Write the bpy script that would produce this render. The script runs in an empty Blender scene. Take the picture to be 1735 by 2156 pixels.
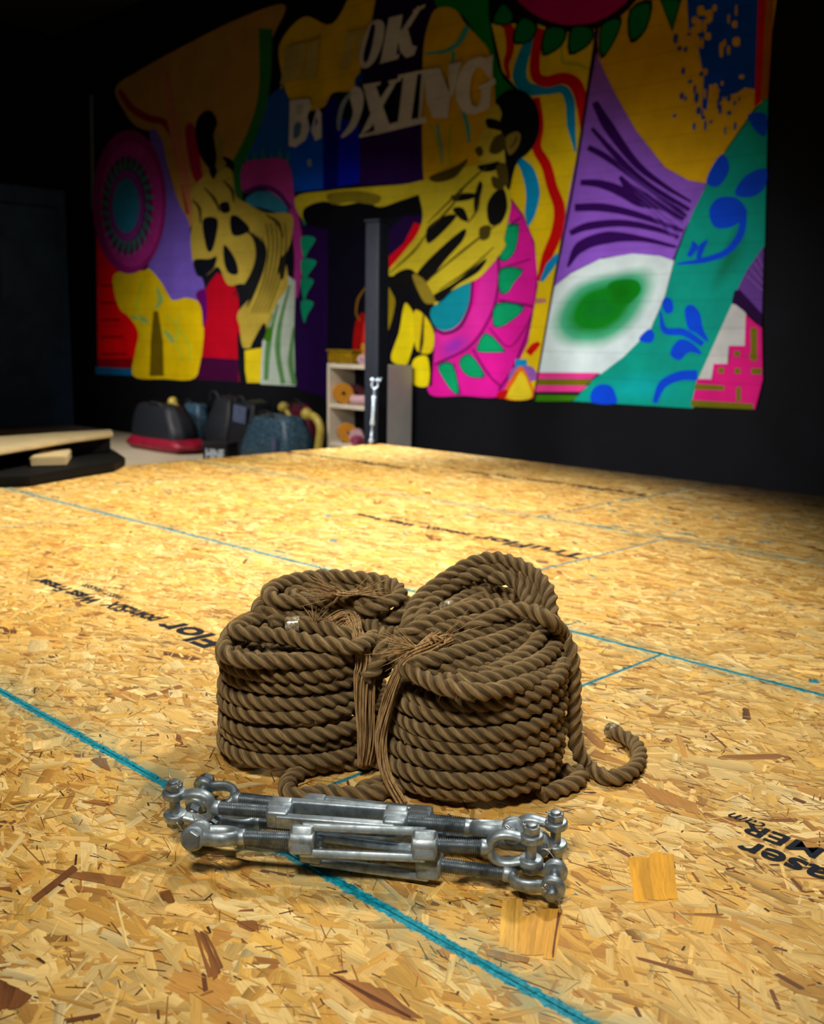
import bpy, bmesh, math, random
import numpy as np
from mathutils import Vector, Matrix
random.seed(7); rng = np.random.default_rng(11)
S = bpy.context.scene; COL = S.collection
PI = math.pi

# ------------------------------------------------------------------ camera
W, H, F = 1735.0, 2156.0, 2156.0
CX, CY, CH = W/2, H/2, 0.70
def _frame():
    a = np.array([-1376-CX, -(676-CY), -F]); b = np.array([3000-CX, -(742-CY), -F])
    u = a/np.linalg.norm(a); v = b-u*(b@u); v /= np.linalg.norm(v)
    x = -u; return np.array([x, v, np.cross(x, v)])
M = _frame(); C0 = np.array([0, 0, CH])
Q = -M[:, 2].copy(); Q[2] = 0; Q /= np.linalg.norm(Q)          # forward on the ground
Rv = np.array([Q[1], -Q[0], 0])                                # right on the ground
def ray(x, y): return M @ np.array([x-CX, -(y-CY), -F]) / F
def gz(x, y, z): d = ray(x, y); return C0 + d*((z-CH)/d[2])    # photo point -> horizontal plane
def wy(x, y, Y): d = ray(x, y); return C0 + d*(Y/d[1])         # photo point -> wall parallel plane
def pt(x, y, D): d = ray(x, y); return C0 + d*(D/(d @ Q))      # photo point -> forward distance
def loc(a, d, z): return Rv*a + Q*d + np.array([0, 0, z])
cam = bpy.data.cameras.new('camera'); co = bpy.data.objects.new('camera', cam); COL.objects.link(co)
mw = Matrix([list(M[i])+[C0[i]] for i in range(3)]+[[0, 0, 0, 1]])
co.matrix_world = mw
cam.sensor_fit = 'VERTICAL'; cam.sensor_height = 36; cam.lens = 36.0; cam.clip_start = 0.02
cam.dof.use_dof = True; cam.dof.focus_distance = 1.52; cam.dof.aperture_fstop = 5.2
S.camera = co

# ------------------------------------------------------------------ materials
def lin(c):
    return tuple((v/255/12.92 if v/255 <= .04045 else ((v/255+.055)/1.055)**2.4) for v in c)
class NT:
    def __init__(s, name):
        s.m = bpy.data.materials.new(name); s.m.use_nodes = True
        s.t = s.m.node_tree; s.n = s.t.nodes; s.b = s.n['Principled BSDF']
    def node(s, t, **k):
        n = s.n.new(t)
        for a, v in k.items():
            if a in n.inputs: n.inputs[a].default_value = v
            else: setattr(n, a, v)
        return n
    def link(s, a, b): s.t.links.new(a, b)
    def ramp(s, fac, stops, interp='LINEAR'):
        r = s.node('ShaderNodeValToRGB'); r.color_ramp.interpolation = interp
        e = r.color_ramp.elements
        while len(e) < len(stops): e.new(.5)
        for i, (p, c) in enumerate(stops): e[i].position = p; e[i].color = (*c[:3], 1)
        s.link(fac, r.inputs[0]); return r.outputs[0]
    def math(s, op, a, b=None, c=None):
        n = s.node('ShaderNodeMath', operation=op)
        for i, v in enumerate((a, b, c)):
            if v is None: continue
            if isinstance(v, (int, float)): n.inputs[i].default_value = v
            else: s.link(v, n.inputs[i])
        return n.outputs[0]
    def mix(s, fac, a, b, mode='MIX'):
        n = s.node('ShaderNodeMix', data_type='RGBA', blend_type=mode)
        for i, v in ((0, fac), (6, a), (7, b)):
            if isinstance(v, (int, float)): n.inputs[i].default_value = v
            elif isinstance(v, tuple): n.inputs[i].default_value = (*v[:3], 1)
            else: s.link(v, n.inputs[i])
        return n.outputs[2]
    def noise(s, vec, scale, detail=3, rough=.5):
        n = s.node('ShaderNodeTexNoise'); n.inputs['Scale'].default_value = scale
        n.inputs['Detail'].default_value = detail; n.inputs['Roughness'].default_value = rough
        if vec is not None: s.link(vec, n.inputs['Vector'])
        return n.outputs['Fac']
    def mapv(s, vec, scale=(1, 1, 1)):
        n = s.node('ShaderNodeMapping'); n.inputs['Scale'].default_value = scale
        s.link(vec, n.inputs['Vector']); return n.outputs[0]
    def bump(s, h, strength=.3, dist=.001):
        n = s.node('ShaderNodeBump'); n.inputs['Strength'].default_value = strength
        n.inputs['Distance'].default_value = dist; s.link(h, n.inputs['Height'])
        s.link(n.outputs[0], s.b.inputs['Normal'])
    def set(s, **k):
        for a, v in k.items():
            i = s.b.inputs[a.replace('_', ' ')]
            if isinstance(v, (int, float, tuple)):
                i.default_value = (*v, 1) if isinstance(v, tuple) and len(v) == 3 else v
            else: s.link(v, i)
        return s.m
def simple(name, rgb, rough=.6, metal=0, var=.25, scale=30, spec=.5, bump=0):
    t = NT(name); o = t.node('ShaderNodeTexCoord').outputs['Object']
    n = t.noise(o, scale); c = lin(rgb)
    col = t.ramp(n, [(.3, tuple(v*(1-var) for v in c)), (.7, tuple(min(1, v*(1+var)) for v in c))])
    t.set(Base_Color=col, Roughness=rough, Metallic=metal); t.b.inputs['Specular IOR Level'].default_value = spec
    if bump: t.bump(n, bump, .004)
    return t.m

def mat_osb():
    t = NT('strand_board'); a = t.node('ShaderNodeAttribute', attribute_name='Col').outputs['Color']
    uv = t.node('ShaderNodeUVMap', uv_map='grain').outputs[0]
    g1 = t.noise(t.mapv(uv, (14, 260, 1)), 1, 4, .6)
    g2 = t.noise(t.mapv(uv, (50, 900, 1)), 1, 2, .5)
    pos = t.node('ShaderNodeNewGeometry').outputs['Position']
    a = t.mix(1.0, a, (.99, .935, .81), 'MULTIPLY')
    c = t.mix(1.0, a, t.ramp(g1, [(.22, (.74, .68, .58)), (.5, (1, 1, 1)), (.8, (1.1, 1.08, 1.03))]), 'MULTIPLY')
    c = t.mix(.5, c, t.ramp(g2, [(.3, (.76, .70, .62)), (.6, (1.06, 1.05, 1.02))]), 'MULTIPLY')
    big = t.noise(pos, 1.6, 3); c = t.mix(.75, c, t.ramp(big, [(.38, (1.0, .89, .62)), (.62, (1.0, .99, .95))]), 'MULTIPLY')
    # painted sheet edges, with overspray
    bu = t.node('ShaderNodeUVMap', uv_map='edge').outputs[0]
    sp = t.node('ShaderNodeSeparateXYZ'); t.link(bu, sp.inputs[0])
    wob = t.math('MULTIPLY', t.math('SUBTRACT', t.noise(pos, 75, 5, .75), .5), .022)
    d = t.math('ADD', sp.outputs[1], wob)
    core = t.node('ShaderNodeMapRange', interpolation_type='SMOOTHSTEP'); t.link(d, core.inputs[0])
    core.inputs[1].default_value = .0065; core.inputs[2].default_value = .0105; core.inputs[3].default_value = 1; core.inputs[4].default_value = 0
    halo = t.node('ShaderNodeMapRange', interpolation_type='SMOOTHSTEP'); t.link(d, halo.inputs[0])
    halo.inputs[1].default_value = .010; halo.inputs[2].default_value = .075; halo.inputs[3].default_value = .36; halo.inputs[4].default_value = 0
    hl = t.math('MULTIPLY', halo.outputs[0], t.ramp(t.noise(pos, 38, 4), [(.35, (.15,)*3), (.65, (1,)*3)]))
    c = t.mix(hl, c, (.03, .32, .30)); 
    cyan = t.ramp(t.noise(pos, 160, 3), [(.3, (.0, .15, .24)), (.55, (.0, .31, .43)), (.8, (.004, .42, .55))])
    c = t.mix(core.outputs[0], c, cyan)
    # short ends: thin line
    e = t.node('ShaderNodeMapRange', interpolation_type='SMOOTHSTEP'); t.link(t.math('ADD', sp.outputs[0], t.math('MULTIPLY', wob, .35)), e.inputs[0])
    e.inputs[1].default_value = .003; e.inputs[2].default_value = .0065; e.inputs[3].default_value = .9; e.inputs[4].default_value = 0
    c = t.mix(e.outputs[0], c, cyan)
    t.set(Base_Color=c, Roughness=.62); t.b.inputs['Specular IOR Level'].default_value = .35
    t.bump(g1, .35, .0012); return t.m

def mat_rope(name='jute_rope', dark=1.0):
    t = NT(name); uv = t.node('ShaderNodeUVMap', uv_map='UVMap').outputs[0]
    f1 = t.noise(t.mapv(uv, (45, 60, 1)), 1, 5, .7); f2 = t.noise(t.mapv(uv, (160, 170, 1)), 1, 3, .6)
    ob = t.node('ShaderNodeTexCoord').outputs['Object']
    big = t.noise(ob, 9, 3); f3 = t.noise(t.mapv(uv, (30, 16, 1)), 1, 3, .6)
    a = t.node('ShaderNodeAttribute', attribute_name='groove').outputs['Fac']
    c = t.ramp(f1, [(.36, (.23*dark, .150*dark, .064*dark)), (.5, (.44*dark, .31*dark, .150*dark)), (.66, (.68*dark, .51*dark, .29*dark))])
    c = t.mix(.8, c, t.ramp(f3, [(.38, (.66, .64, .58)), (.62, (1.14, 1.13, 1.1))]), 'MULTIPLY')
    c = t.mix(.6, c, t.ramp(big, [(.3, (.72, .68, .6)), (.7, (1.1, 1.08, 1.02))]), 'MULTIPLY')
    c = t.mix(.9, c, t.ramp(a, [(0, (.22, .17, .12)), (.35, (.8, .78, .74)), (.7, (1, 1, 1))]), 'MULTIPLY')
    c = t.mix(.8, c, t.ramp(f2, [(.38, (.55, .5, .45)), (.6, (1.2, 1.17, 1.14))]), 'MULTIPLY')
    t.set(Base_Color=c, Roughness=.92); t.b.inputs['Specular IOR Level'].default_value = .12
    t.b.inputs['Sheen Weight'].default_value = .25; t.b.inputs['Sheen Tint'].default_value = (.8, .65, .45, 1)
    h = t.math('ADD', f1, f2); t.bump(h, .9, .0022); return t.m

def mat_twine():
    t = NT('raw_twine'); o = t.node('ShaderNodeTexCoord').outputs['Object']; n = t.noise(t.mapv(o, (220, 220, 40)), 1, 3)
    t.set(Base_Color=t.ramp(n, [(.35, (.26, .15, .06)), (.65, (.55, .36, .17))]), Roughness=.85); t.b.inputs['Specular IOR Level'].default_value = .2; return t.m
def mat_steel(name, lo, hi, rough):
    t = NT(name); o = t.node('ShaderNodeTexCoord').outputs['Object']
    n = t.noise(o, 60, 5, .65); n2 = t.noise(o, 14, 3)
    c = t.ramp(n, [(.3, lo), (.62, hi)]); c = t.mix(.5, c, t.ramp(n2, [(.35, (.55, .58, .62)), (.65, (1.05, 1.05, 1.05))]), 'MULTIPLY')
    t.set(Base_Color=c, Metallic=.82, Roughness=t.ramp(n, [(.3, (rough+.15,)*3), (.7, (rough-.08,)*3)])); t.bump(n, .12, .0008)
    return t.m

def mat_mural():
    t = NT('mural_paint'); a = t.node('ShaderNodeAttribute', attribute_name='Col').outputs['Color']
    pos = t.node('ShaderNodeNewGeometry').outputs['Position']
    n = t.noise(pos, 3.0, 5, .6)
    c = t.mix(1.0, a, t.ramp(n, [(.3, (.66, .66, .68)), (.65, (.88, .88, .88))]), 'MULTIPLY')
    sp = t.node('ShaderNodeSeparateXYZ'); t.link(pos, sp.inputs[0])
    j = t.math('PINGPONG', sp.outputs[2], .1); jr = t.ramp(t.math('MULTIPLY', j, 10), [(0, (.72,)*3), (.1, (1,)*3)])
    c = t.mix(.6, c, jr, 'MULTIPLY')
    t.set(Base_Color=c, Roughness=.75); t.b.inputs['Specular IOR Level'].default_value = .1; t.bump(n, .1, .01); return t.m

def mat_ink():
    t = NT('stamped_ink'); pos = t.node('ShaderNodeNewGeometry').outputs['Position']
    n = t.noise(t.mapv(pos, (60, 420, 1)), 1, 4, .7); n2 = t.noise(pos, 90, 3)
    k = t.math('ADD', t.math('MULTIPLY', n, .7), t.math('MULTIPLY', n2, .3))
    tr = t.node('ShaderNodeBsdfTransparent'); mx = t.node('ShaderNodeMixShader')
    fac = t.ramp(k, [(.36, (.10,)*3), (.43, (.97,)*3)]); t.link(fac, mx.inputs[0])
    t.set(Base_Color=(.012, .016, .028), Roughness=.7); t.b.inputs['Specular IOR Level'].default_value = .1
    out = t.n['Material Output']; t.link(tr.outputs[0], mx.inputs[1]); t.link(t.b.outputs[0], mx.inputs[2]); t.link(mx.outputs[0], out.inputs[0])
    return t.m

MAT = dict(
    osb=mat_osb(), rope=mat_rope(), twine=mat_twine(), ink=mat_ink(), mural=mat_mural(),
    steel=mat_steel('galvanised_steel', (.19, .235, .28), (.47, .55, .62), .46),
    thread=mat_steel('threaded_steel', (.065, .085, .105), (.22, .26, .30), .42),
    bolt=mat_steel('bolt_steel', (.14, .17, .20), (.36, .41, .46), .40),
    wire=mat_steel('wire_steel', (.45, .45, .45), (.7, .7, .7), .3),
    black=simple('black_paint', (7, 8, 13), .75, spec=.12, var=.3, scale=3),
    navy=simple('navy_paint', (52, 76, 104), .7, spec=.25, scale=3),
    floor=simple('grey_concrete', (178, 165, 142), .7, scale=2.5, var=.12),
    ceil=simple('dark_ceiling', (10, 10, 12), .8),
    cream=simple('cream_melamine', (205, 195, 175), .45, scale=6, var=.06),
    greypanel=simple('grey_melamine', (150, 148, 142), .45, scale=6, var=.06),
    postm=simple('black_powder_coat', (8, 11, 17), .7, spec=.12),
    rubber=simple('black_rubber', (9, 9, 11), .7, spec=.2),
    plank=simple('pale_timber', (205, 185, 145), .6, scale=8, var=.1),
    bagblack=simple('black_nylon', (12, 16, 24), .55, spec=.35, scale=20, bump=.4),
    bagred=simple('crimson_nylon', (120, 0, 32), .5, scale=15, bump=.3),
    bagmaroon=simple('maroon_nylon', (88, 6, 36), .5, scale=15, bump=.3),
    mustard=simple('mustard_vinyl', (168, 148, 60), .45, scale=15),
    greyfab=simple('grey_blue_fabric', (62, 72, 100), .6, scale=15),
    gold=simple('golden_cotton', (190, 125, 15), .8, scale=60, var=.3),
    goldtub=simple('yellow_plastic', (135, 105, 10), .3, scale=30, var=.4),
    pinkc=simple('pale_pink_cotton', (190, 150, 158), .8, scale=40),
    rosec=simple('rose_cotton', (145, 60, 85), .8, scale=40),
    marc=simple('dark_red_cotton', (70, 8, 22), .8, scale=40),
    redc=simple('red_cotton', (190, 10, 8), .7, scale=40),
    white=simple('white_print', (195, 205, 215), .5, scale=40, var=.15),
)
def mat_mesh():
    t = NT('blue_mesh_fabric'); o = t.node('ShaderNodeTexCoord').outputs['Object']
    v = t.node('ShaderNodeTexVoronoi', feature='DISTANCE_TO_EDGE'); v.inputs['Scale'].default_value = 30; t.link(o, v.inputs['Vector'])
    c = t.ramp(v.outputs['Distance'], [(.04, (.05, .10, .15)), (.14, (.004, .030, .055))]); t.set(Base_Color=c, Roughness=.5); return t.m
MAT['meshblue'] = mat_mesh()
def mat_tape():
    t = NT('clear_tape'); o = t.node('ShaderNodeTexCoord').outputs['Object']; n = t.noise(o, 150, 4)
    t.set(Base_Color=t.ramp(n, [(.35, (.14, .10, .05)), (.6, (.42, .36, .24)), (.7, (.85, .82, .75))]), Roughness=.12)
    t.b.inputs['Coat Weight'].default_value = 1; t.bump(n, .8, .002); return t.m
MAT['tape'] = mat_tape()

# ------------------------------------------------------------------ object helpers
def obj(name, me, m=None, parent=None, smooth=False):
    if isinstance(me, bmesh.types.BMesh):
        b = me; me = bpy.data.meshes.new(name); b.normal_update(); b.to_mesh(me); b.free()
    if smooth:
        me.polygons.foreach_set('use_smooth', [True]*len(me.polygons))
    if m and not me.materials: me.materials.append(m)
    o = bpy.data.objects.new(name, me); COL.objects.link(o)
    if parent: o.parent = parent
    return o
def tag(o, label, cat, group=None, kind=None):
    o['label'] = label; o['category'] = cat
    if group: o['group'] = group
    if kind: o['kind'] = kind
    return o
def empty(name, label, cat, p=(0, 0, 0), group=None):
    o = bpy.data.objects.new(name, None); o.empty_display_size = .05; COL.objects.link(o); o.location = p
    return tag(o, label, cat, group)
def pydata(verts, faces):
    me = bpy.data.meshes.new('m'); me.from_pydata([tuple(v) for v in verts], [], faces); me.update(); return me
def box(bm, x0, x1, y0, y1, z0, z1, bev=0, mat=None, seg=2):
    r = bmesh.ops.create_cube(bm, size=1)
    bmesh.ops.scale(bm, vec=(x1-x0, y1-y0, z1-z0), verts=r['verts'])
    bmesh.ops.translate(bm, vec=((x0+x1)/2, (y0+y1)/2, (z0+z1)/2), verts=r['verts'])
    vs = r['verts']
    if bev:
        es = list({e for v in vs for e in v.link_edges})
        b = bmesh.ops.bevel(bm, geom=es, offset=bev, segments=seg, affect='EDGES', profile=.5)
        vs = list({v for f in b['faces'] for v in f.verts} | {v for v in vs if v.is_valid})
    if mat is not None: bmesh.ops.transform(bm, matrix=mat, verts=vs)
    return vs
def cyl(bm, r, h, mat=Matrix(), seg=24, bev=0, r2=None):
    c = bmesh.ops.create_cone(bm, cap_ends=True, segments=seg, radius1=r, radius2=r if r2 is None else r2, depth=h)
    vs = c['verts']
    if bev:
        es = [e for e in {e for v in vs for e in v.link_edges} if any(len(f.verts) > 4 for f in e.link_faces)]
        b = bmesh.ops.bevel(bm, geom=es, offset=bev, segments=2, affect='EDGES', profile=.5)
        vs = list({v for f in b['faces'] for v in f.verts} | {v for v in vs if v.is_valid})
    bmesh.ops.transform(bm, matrix=mat, verts=vs); return vs
T = Matrix.Translation
def Rot(a, ax): return Matrix.Rotation(math.radians(a), 4, ax)
def struct(name, bm, m):
    o = obj(name, bm, m); o['kind'] = 'structure'; return o

def catmull(P, n=16, closed=False):
    P = np.asarray(P, float); k = len(P)
    if closed: G = np.vstack([P[-1], P, P[0], P[1]])
    else: G = np.vstack([2*P[0]-P[1], P, 2*P[-1]-P[-2]])
    out = []
    for i in range(1, len(G)-2):
        p0, p1, p2, p3 = G[i-1], G[i], G[i+1], G[i+2]
        for s in range(n):
            t = s/n
            out.append(.5*((2*p1)+(p2-p0)*t+(2*p0-5*p1+4*p2-p3)*t*t+(3*p1-p0-3*p2+p3)*t**3))
    if not closed: out.append(P[-1])
    return np.array(out)
def resample(P, ds):
    d = np.r_[0, np.cumsum(np.linalg.norm(np.diff(P, axis=0), axis=1))]
    n = max(3, int(d[-1]/ds)); s = np.linspace(0, d[-1], n)
    return np.stack([np.interp(s, d, P[:, i]) for i in range(3)], 1), s
def frames(P):
    Tn = np.gradient(P, axis=0); Tn /= np.linalg.norm(Tn, axis=1)[:, None]
    n = np.cross(Tn[0], [0, 0, 1.0]); n = n if np.linalg.norm(n) > 1e-3 else np.array([1., 0, 0]); n /= np.linalg.norm(n)
    N = np.empty_like(P)
    for i in range(len(P)):
        n = n-Tn[i]*(n @ Tn[i]); n /= np.linalg.norm(n); N[i] = n
    return Tn, N, np.cross(Tn, N)
def sweep(P, prof, rot=None, scale=None):
    """prof: (k,2) section; returns verts, quads"""
    Tn, N, B = frames(P); k = len(prof); V = []
    n = len(P)
    rot = np.zeros(n) if rot is None else rot
    sc = np.ones(n) if scale is None else scale
    c, s = np.cos(rot), np.sin(rot)
    px = (prof[None, :, 0]*c[:, None]-prof[None, :, 1]*s[:, None])*sc[:, None]
    py = (prof[None, :, 0]*s[:, None]+prof[None, :, 1]*c[:, None])*sc[:, None]
    V = P[:, None, :]+px[..., None]*N[:, None, :]+py[..., None]*B[:, None, :]
    return V.reshape(-1, 3)
def tube_faces(n, k, off=0, caps=True):
    i = np.arange(n-1)[:, None]*k; j = np.arange(k)[None, :]; j2 = (j+1) % k
    f = np.stack([i+j, i+j2, i+k+j2, i+k+j], -1).reshape(-1, 4)+off
    f = [tuple(x) for x in f.tolist()]
    if caps: f += [tuple(range(off+k-1, off-1, -1)), tuple(range(off+(n-1)*k, off+n*k))]
    return f
def circ(r, k=8): a = np.arange(k)*2*PI/k; return np.stack([r*np.cos(a), r*np.sin(a)], 1)
def ribbon_tubes(paths, name, m, parent=None, k=8, smooth=True):
    V = []; Fc = []; off = 0
    for P, r in paths:
        P = np.asarray(P); rr = np.broadcast_to(np.asarray(r, float), (len(P),))
        V.append(sweep(P, circ(1, k), scale=rr)); Fc += tube_faces(len(P), k, off); off += len(P)*k
    me = pydata(np.vstack(V), Fc); return obj(name, me, m, parent, smooth)

# ------------------------------------------------------------------ rope
RR = .0139; LAY = .066
def rope_profile(k=30):
    ph = np.arange(k)*2*PI/k; a = (ph % (2*PI/3))-PI/3
    rs, d = .464*1.03, .536
    x = np.maximum(rs*rs-(d*np.sin(a))**2, 0)
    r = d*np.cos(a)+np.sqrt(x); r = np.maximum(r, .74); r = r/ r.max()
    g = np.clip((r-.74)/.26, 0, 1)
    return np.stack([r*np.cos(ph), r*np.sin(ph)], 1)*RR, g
def rope_mesh(name, segs, parent):
    prof, g = rope_profile(); k = len(prof); V = []; Fc = []; off = 0; U = []; G = []
    for P in segs:
        P, s = resample(np.asarray(P), .0033); n = len(P)
        ph0 = random.random()*6
        wob = 1+.03*np.sin(s*47+ph0)+.02*np.sin(s*131+2*ph0)
        rot = ph0+2*PI*s/LAY*(1+.0)+.35*np.sin(s*11+ph0)
        V.append(sweep(P, prof, rot, wob)); Fc += tube_faces(n, k, off); off += n*k
        uu = np.repeat(s[:, None], k, 1); vv = np.repeat(np.arange(k)[None, :]/k, n, 0)
        # fibres run slightly against the lay
        U.append(np.stack([uu+random.random()*9, vv], -1).reshape(-1, 2)); G.append(np.tile(g, n))
    me = pydata(np.vstack(V), Fc); U = np.vstack(U); G = np.hstack(G)
    vi = np.empty(len(me.loops), np.int32); me.loops.foreach_get('vertex_index', vi)
    uv = me.uv_layers.new(name='UVMap'); uv.data.foreach_set('uv', U[vi].astype(np.float32).ravel())
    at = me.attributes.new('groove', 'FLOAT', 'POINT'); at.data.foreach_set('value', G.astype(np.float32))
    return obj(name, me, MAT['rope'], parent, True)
def coil_path(n, z0, pitch, bot, top, th0, seed, tilt=(0, 0), sq=2.25, amp=.004):
    """bot/top: (centre a, semi a, centre d, semi d)"""
    rg = random.Random(seed); ph = [rg.random()*6.28 for _ in range(8)]
    N = int(n*90); out = []
    for i in range(N+1):
        t = i/N; th = th0+2*PI*n*t; turn = n*t
        ca, A, cd, B = [bot[j]+(top[j]-bot[j])*t for j in range(4)]
        dr = amp*(math.sin(th*.317+ph[0])+.7*math.sin(th*.571+ph[1])+.5*math.sin(th*1.31+ph[2]))
        c, s = math.cos(th), math.sin(th)
        cc = math.copysign(abs(c)**(2/sq), c); ss = math.copysign(abs(s)**(2/sq), s)
        dz = .0028*math.sin(th*.43+ph[3])+.0022*math.sin(th*1.17+ph[4])
        k = min(1, t*4)
        z = z0+pitch*turn+(dz+(tilt[0]*c+tilt[1]*s)*t)*k
        out.append(loc(ca+(A+dr)*cc, cd+(B+dr)*ss, max(z, RR)))
    return out
def path(pts, n=14):
    """pts: (px,py,'z',value) or (px,py,'d',value)"""
    P = [gz(x, y, v) if w == 'z' else pt(x, y, v) for x, y, w, v in pts]
    return catmull(P, n)
def Z(*a): return [(x, y, 'z', z) for x, y, z in a]
def Dd(*a): return [(x, y, 'd', d) for x, y, d in a]

def twine(name, main, nstr, spread, parent, ends=(), r=.0011):
    """a bundle of loose jute strands following one path"""
    P = catmull(main, 10); paths = []
    Tn, N, B = frames(P); L = np.linspace(0, 1, len(P))
    for i in range(nstr):
        a = random.random()*6.28; rr = spread*math.sqrt(random.random()); f = random.uniform(1.5, 3.5)
        w = np.interp(L, [0, .2, .34, .6, 1], [1.3, 1.0, .55, 1.0, .8])*rr
        an = a+1.6*np.sin(L*f+a)
        paths.append((P+N*(w*np.cos(an))[:, None]*1.2+B*(w*np.sin(an))[:, None]*.6, r*random.uniform(.6, 1.3)))
    for e in ends:
        for q in e: paths.append((catmull(q, 6), np.linspace(r*.9, r*.35, (len(q)-1)*6+1)))
    return ribbon_tubes(paths, name, MAT['twine'], parent, 6)
def spray(c, d, n, L, jit, curl=.3):
    out = []
    for i in range(n):
        v = np.array(d)+np.random.default_rng(i+int(abs(c[0])*1e4)).normal(0, jit, 3); v /= np.linalg.norm(v)
        l = L*random.uniform(.5, 1.1); w = np.array([random.gauss(0, 1), random.gauss(0, 1), random.gauss(0, .6)])*l*curl*.4
        out.append([np.array(c)+rng.normal(0, .002, 3), np.array(c)+v*l*.5+w*.3, np.array(c)+v*l+w])
    return out
def fuzz(rope, n, parent, seed):
    me = rope.data; rg = np.random.default_rng(seed); k = len(me.vertices)
    co = np.empty(k*3, np.float32); me.vertices.foreach_get('co', co); co = co.reshape(-1, 3)
    nr = np.empty(k*3, np.float32); me.vertices.foreach_get('normal', nr); nr = nr.reshape(-1, 3)
    i = rg.integers(0, k, n); p = co[i]; d = nr[i]*.5+rg.normal(0, .75, (n, 3)); d /= np.linalg.norm(d, axis=1)[:, None]
    L = rg.uniform(.004, .013, n)[:, None]; b = rg.normal(0, .4, (n, 3)); sd = np.cross(d, rg.normal(0, 1, (n, 3))); sd /= np.linalg.norm(sd, axis=1)[:, None]
    V = []
    for t_, w in ((0, .00011), (.4, .00010), (.75, .00008), (1, .00003)):
        c = p+d*L*t_+b*L*t_*t_*.6; V += [c-sd*w, c+sd*w]
    V = np.stack(V, 1).reshape(-1, 3); V[:, 2] = np.maximum(V[:, 2], .0025)
    Fc = [(8*j+2*q, 8*j+2*q+1, 8*j+2*q+3, 8*j+2*q+2) for j in range(n) for q in range(3)]
    o = obj('loose_fibres', pydata(V, Fc), MAT['twine'], parent); o['kind'] = 'stuff'; return o
def tip(P, name, parent, L=.022):
    P, s = resample(np.asarray(P), .002); n = int(L/.002)
    Q2 = P[-n:]; d = (Q2[-1]-Q2[-2]); d /= np.linalg.norm(d)
    Q2 = np.vstack([Q2, Q2[-1]+d*.002, Q2[-1]+d*.003]); sc = np.full(len(Q2), RR*1.03); sc[-2] *= .85; sc[-1] *= .45
    return ribbon_tubes([(Q2, sc)], name, MAT['tape'], parent, 20)

# left coil
gl = loc(-.188, 1.675, 0)
rl = empty('rope_coil', 'lower jute rope coil on the left, its loose bight curling out in front', 'rope', gl)
rl2 = lambda o: (setattr(o, 'matrix_parent_inverse', T(-Vector(gl))), o)[1]
segs = []
segs.append(coil_path(7.85, .0137, .0252, (-.184, .131, 1.690, .150), (-.182, .125, 1.672, .148), -.2, 3, (.002, .004), 2.35, .0028))
segs.append(coil_path(4.2, .10, .0262, (-.188, .092, 1.680, .118), (-.184, .090, 1.68, .115), .8, 5, amp=.003))
segs.append(coil_path(3.2, .12, .0262, (-.188, .062, 1.680, .088), (-.184, .060, 1.68, .085), .8, 15, amp=.003))
# top turn that opens at its left end
segs.append(path(Z((770, 1352, .205), (728, 1384, .203), (660, 1391, .205), (590, 1392, .207), (520, 1391, .208), (480, 1380, .212), (472, 1362, .216), (486, 1345, .214), (520, 1340, .21), (580, 1338, .208), (650, 1340, .207), (720, 1335, .206))))
segs.append(path(Z((792, 1340, .222), (752, 1362, .226), (715, 1359, .229), (663, 1353, .231), (585, 1338, .233), (520, 1334, .234), (494, 1329, .235), (504, 1318, .238), (545, 1303, .240), (590, 1289, .241), (640, 1276, .243), (690, 1270, .245), (735, 1275, .246), (765, 1293, .243), (785, 1318, .236), (803, 1345, .222), (800, 1385, .2))))
segs.append(path(Z((745, 1285, .24), (790, 1290, .242), (812, 1312, .23), (818, 1340, .215), (806, 1372, .195))))
segs.append(path(Z((700, 1300, .238), (770, 1282, .244), (815, 1296, .236), (834, 1328, .22), (832, 1368, .195), (815, 1400, .17), (790, 1430, .15))))
segs.append(path(Z((720, 1318, .236), (772, 1312, .236), (796, 1334, .226), (802, 1370, .205), (790, 1405, .185), (765, 1430, .17))))
tipl = path(Z((760, 1335, .233), (720, 1332, .236), (680, 1322, .24), (640, 1315, .244), (604, 1316, .243)))
segs.append(tipl)
segs.append(path(Z((745, 1302, .236), (700, 1296, .238), (650, 1297, .24), (600, 1303, .24), (570, 1314, .236))))
# raised ring at the back
segs.append(path(Z((545, 1293, .250), (548, 1276, .256), (580, 1256, .262), (640, 1236, .266), (702, 1228, .268), (765, 1231, .268), (820, 1242, .264), (850, 1262, .258), (846, 1286, .25), (822, 1302, .242), (790, 1300, .24))))
segs.append(path(Z((800, 1268, .272), (741, 1268, .272), (690, 1267, .270), (637, 1266, .27), (585, 1266, .27), (566, 1254, .275), (575, 1238, .28), (611, 1224, .284), (653, 1217, .286), (702, 1214, .287), (754, 1217, .287), (803, 1224, .284), (836, 1239, .28), (840, 1256, .275), (815, 1270, .27), (775, 1283, .262), (700, 1289, .252), (620, 1292, .247), (565, 1290, .25), (548, 1278, .25))))
segs.append(path(Z((818, 1246, .272), (770, 1238, .27), (720, 1237, .268), (660, 1240, .268), (615, 1250, .266), (640, 1262, .262), (720, 1258, .262), (790, 1256, .262))))
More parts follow.
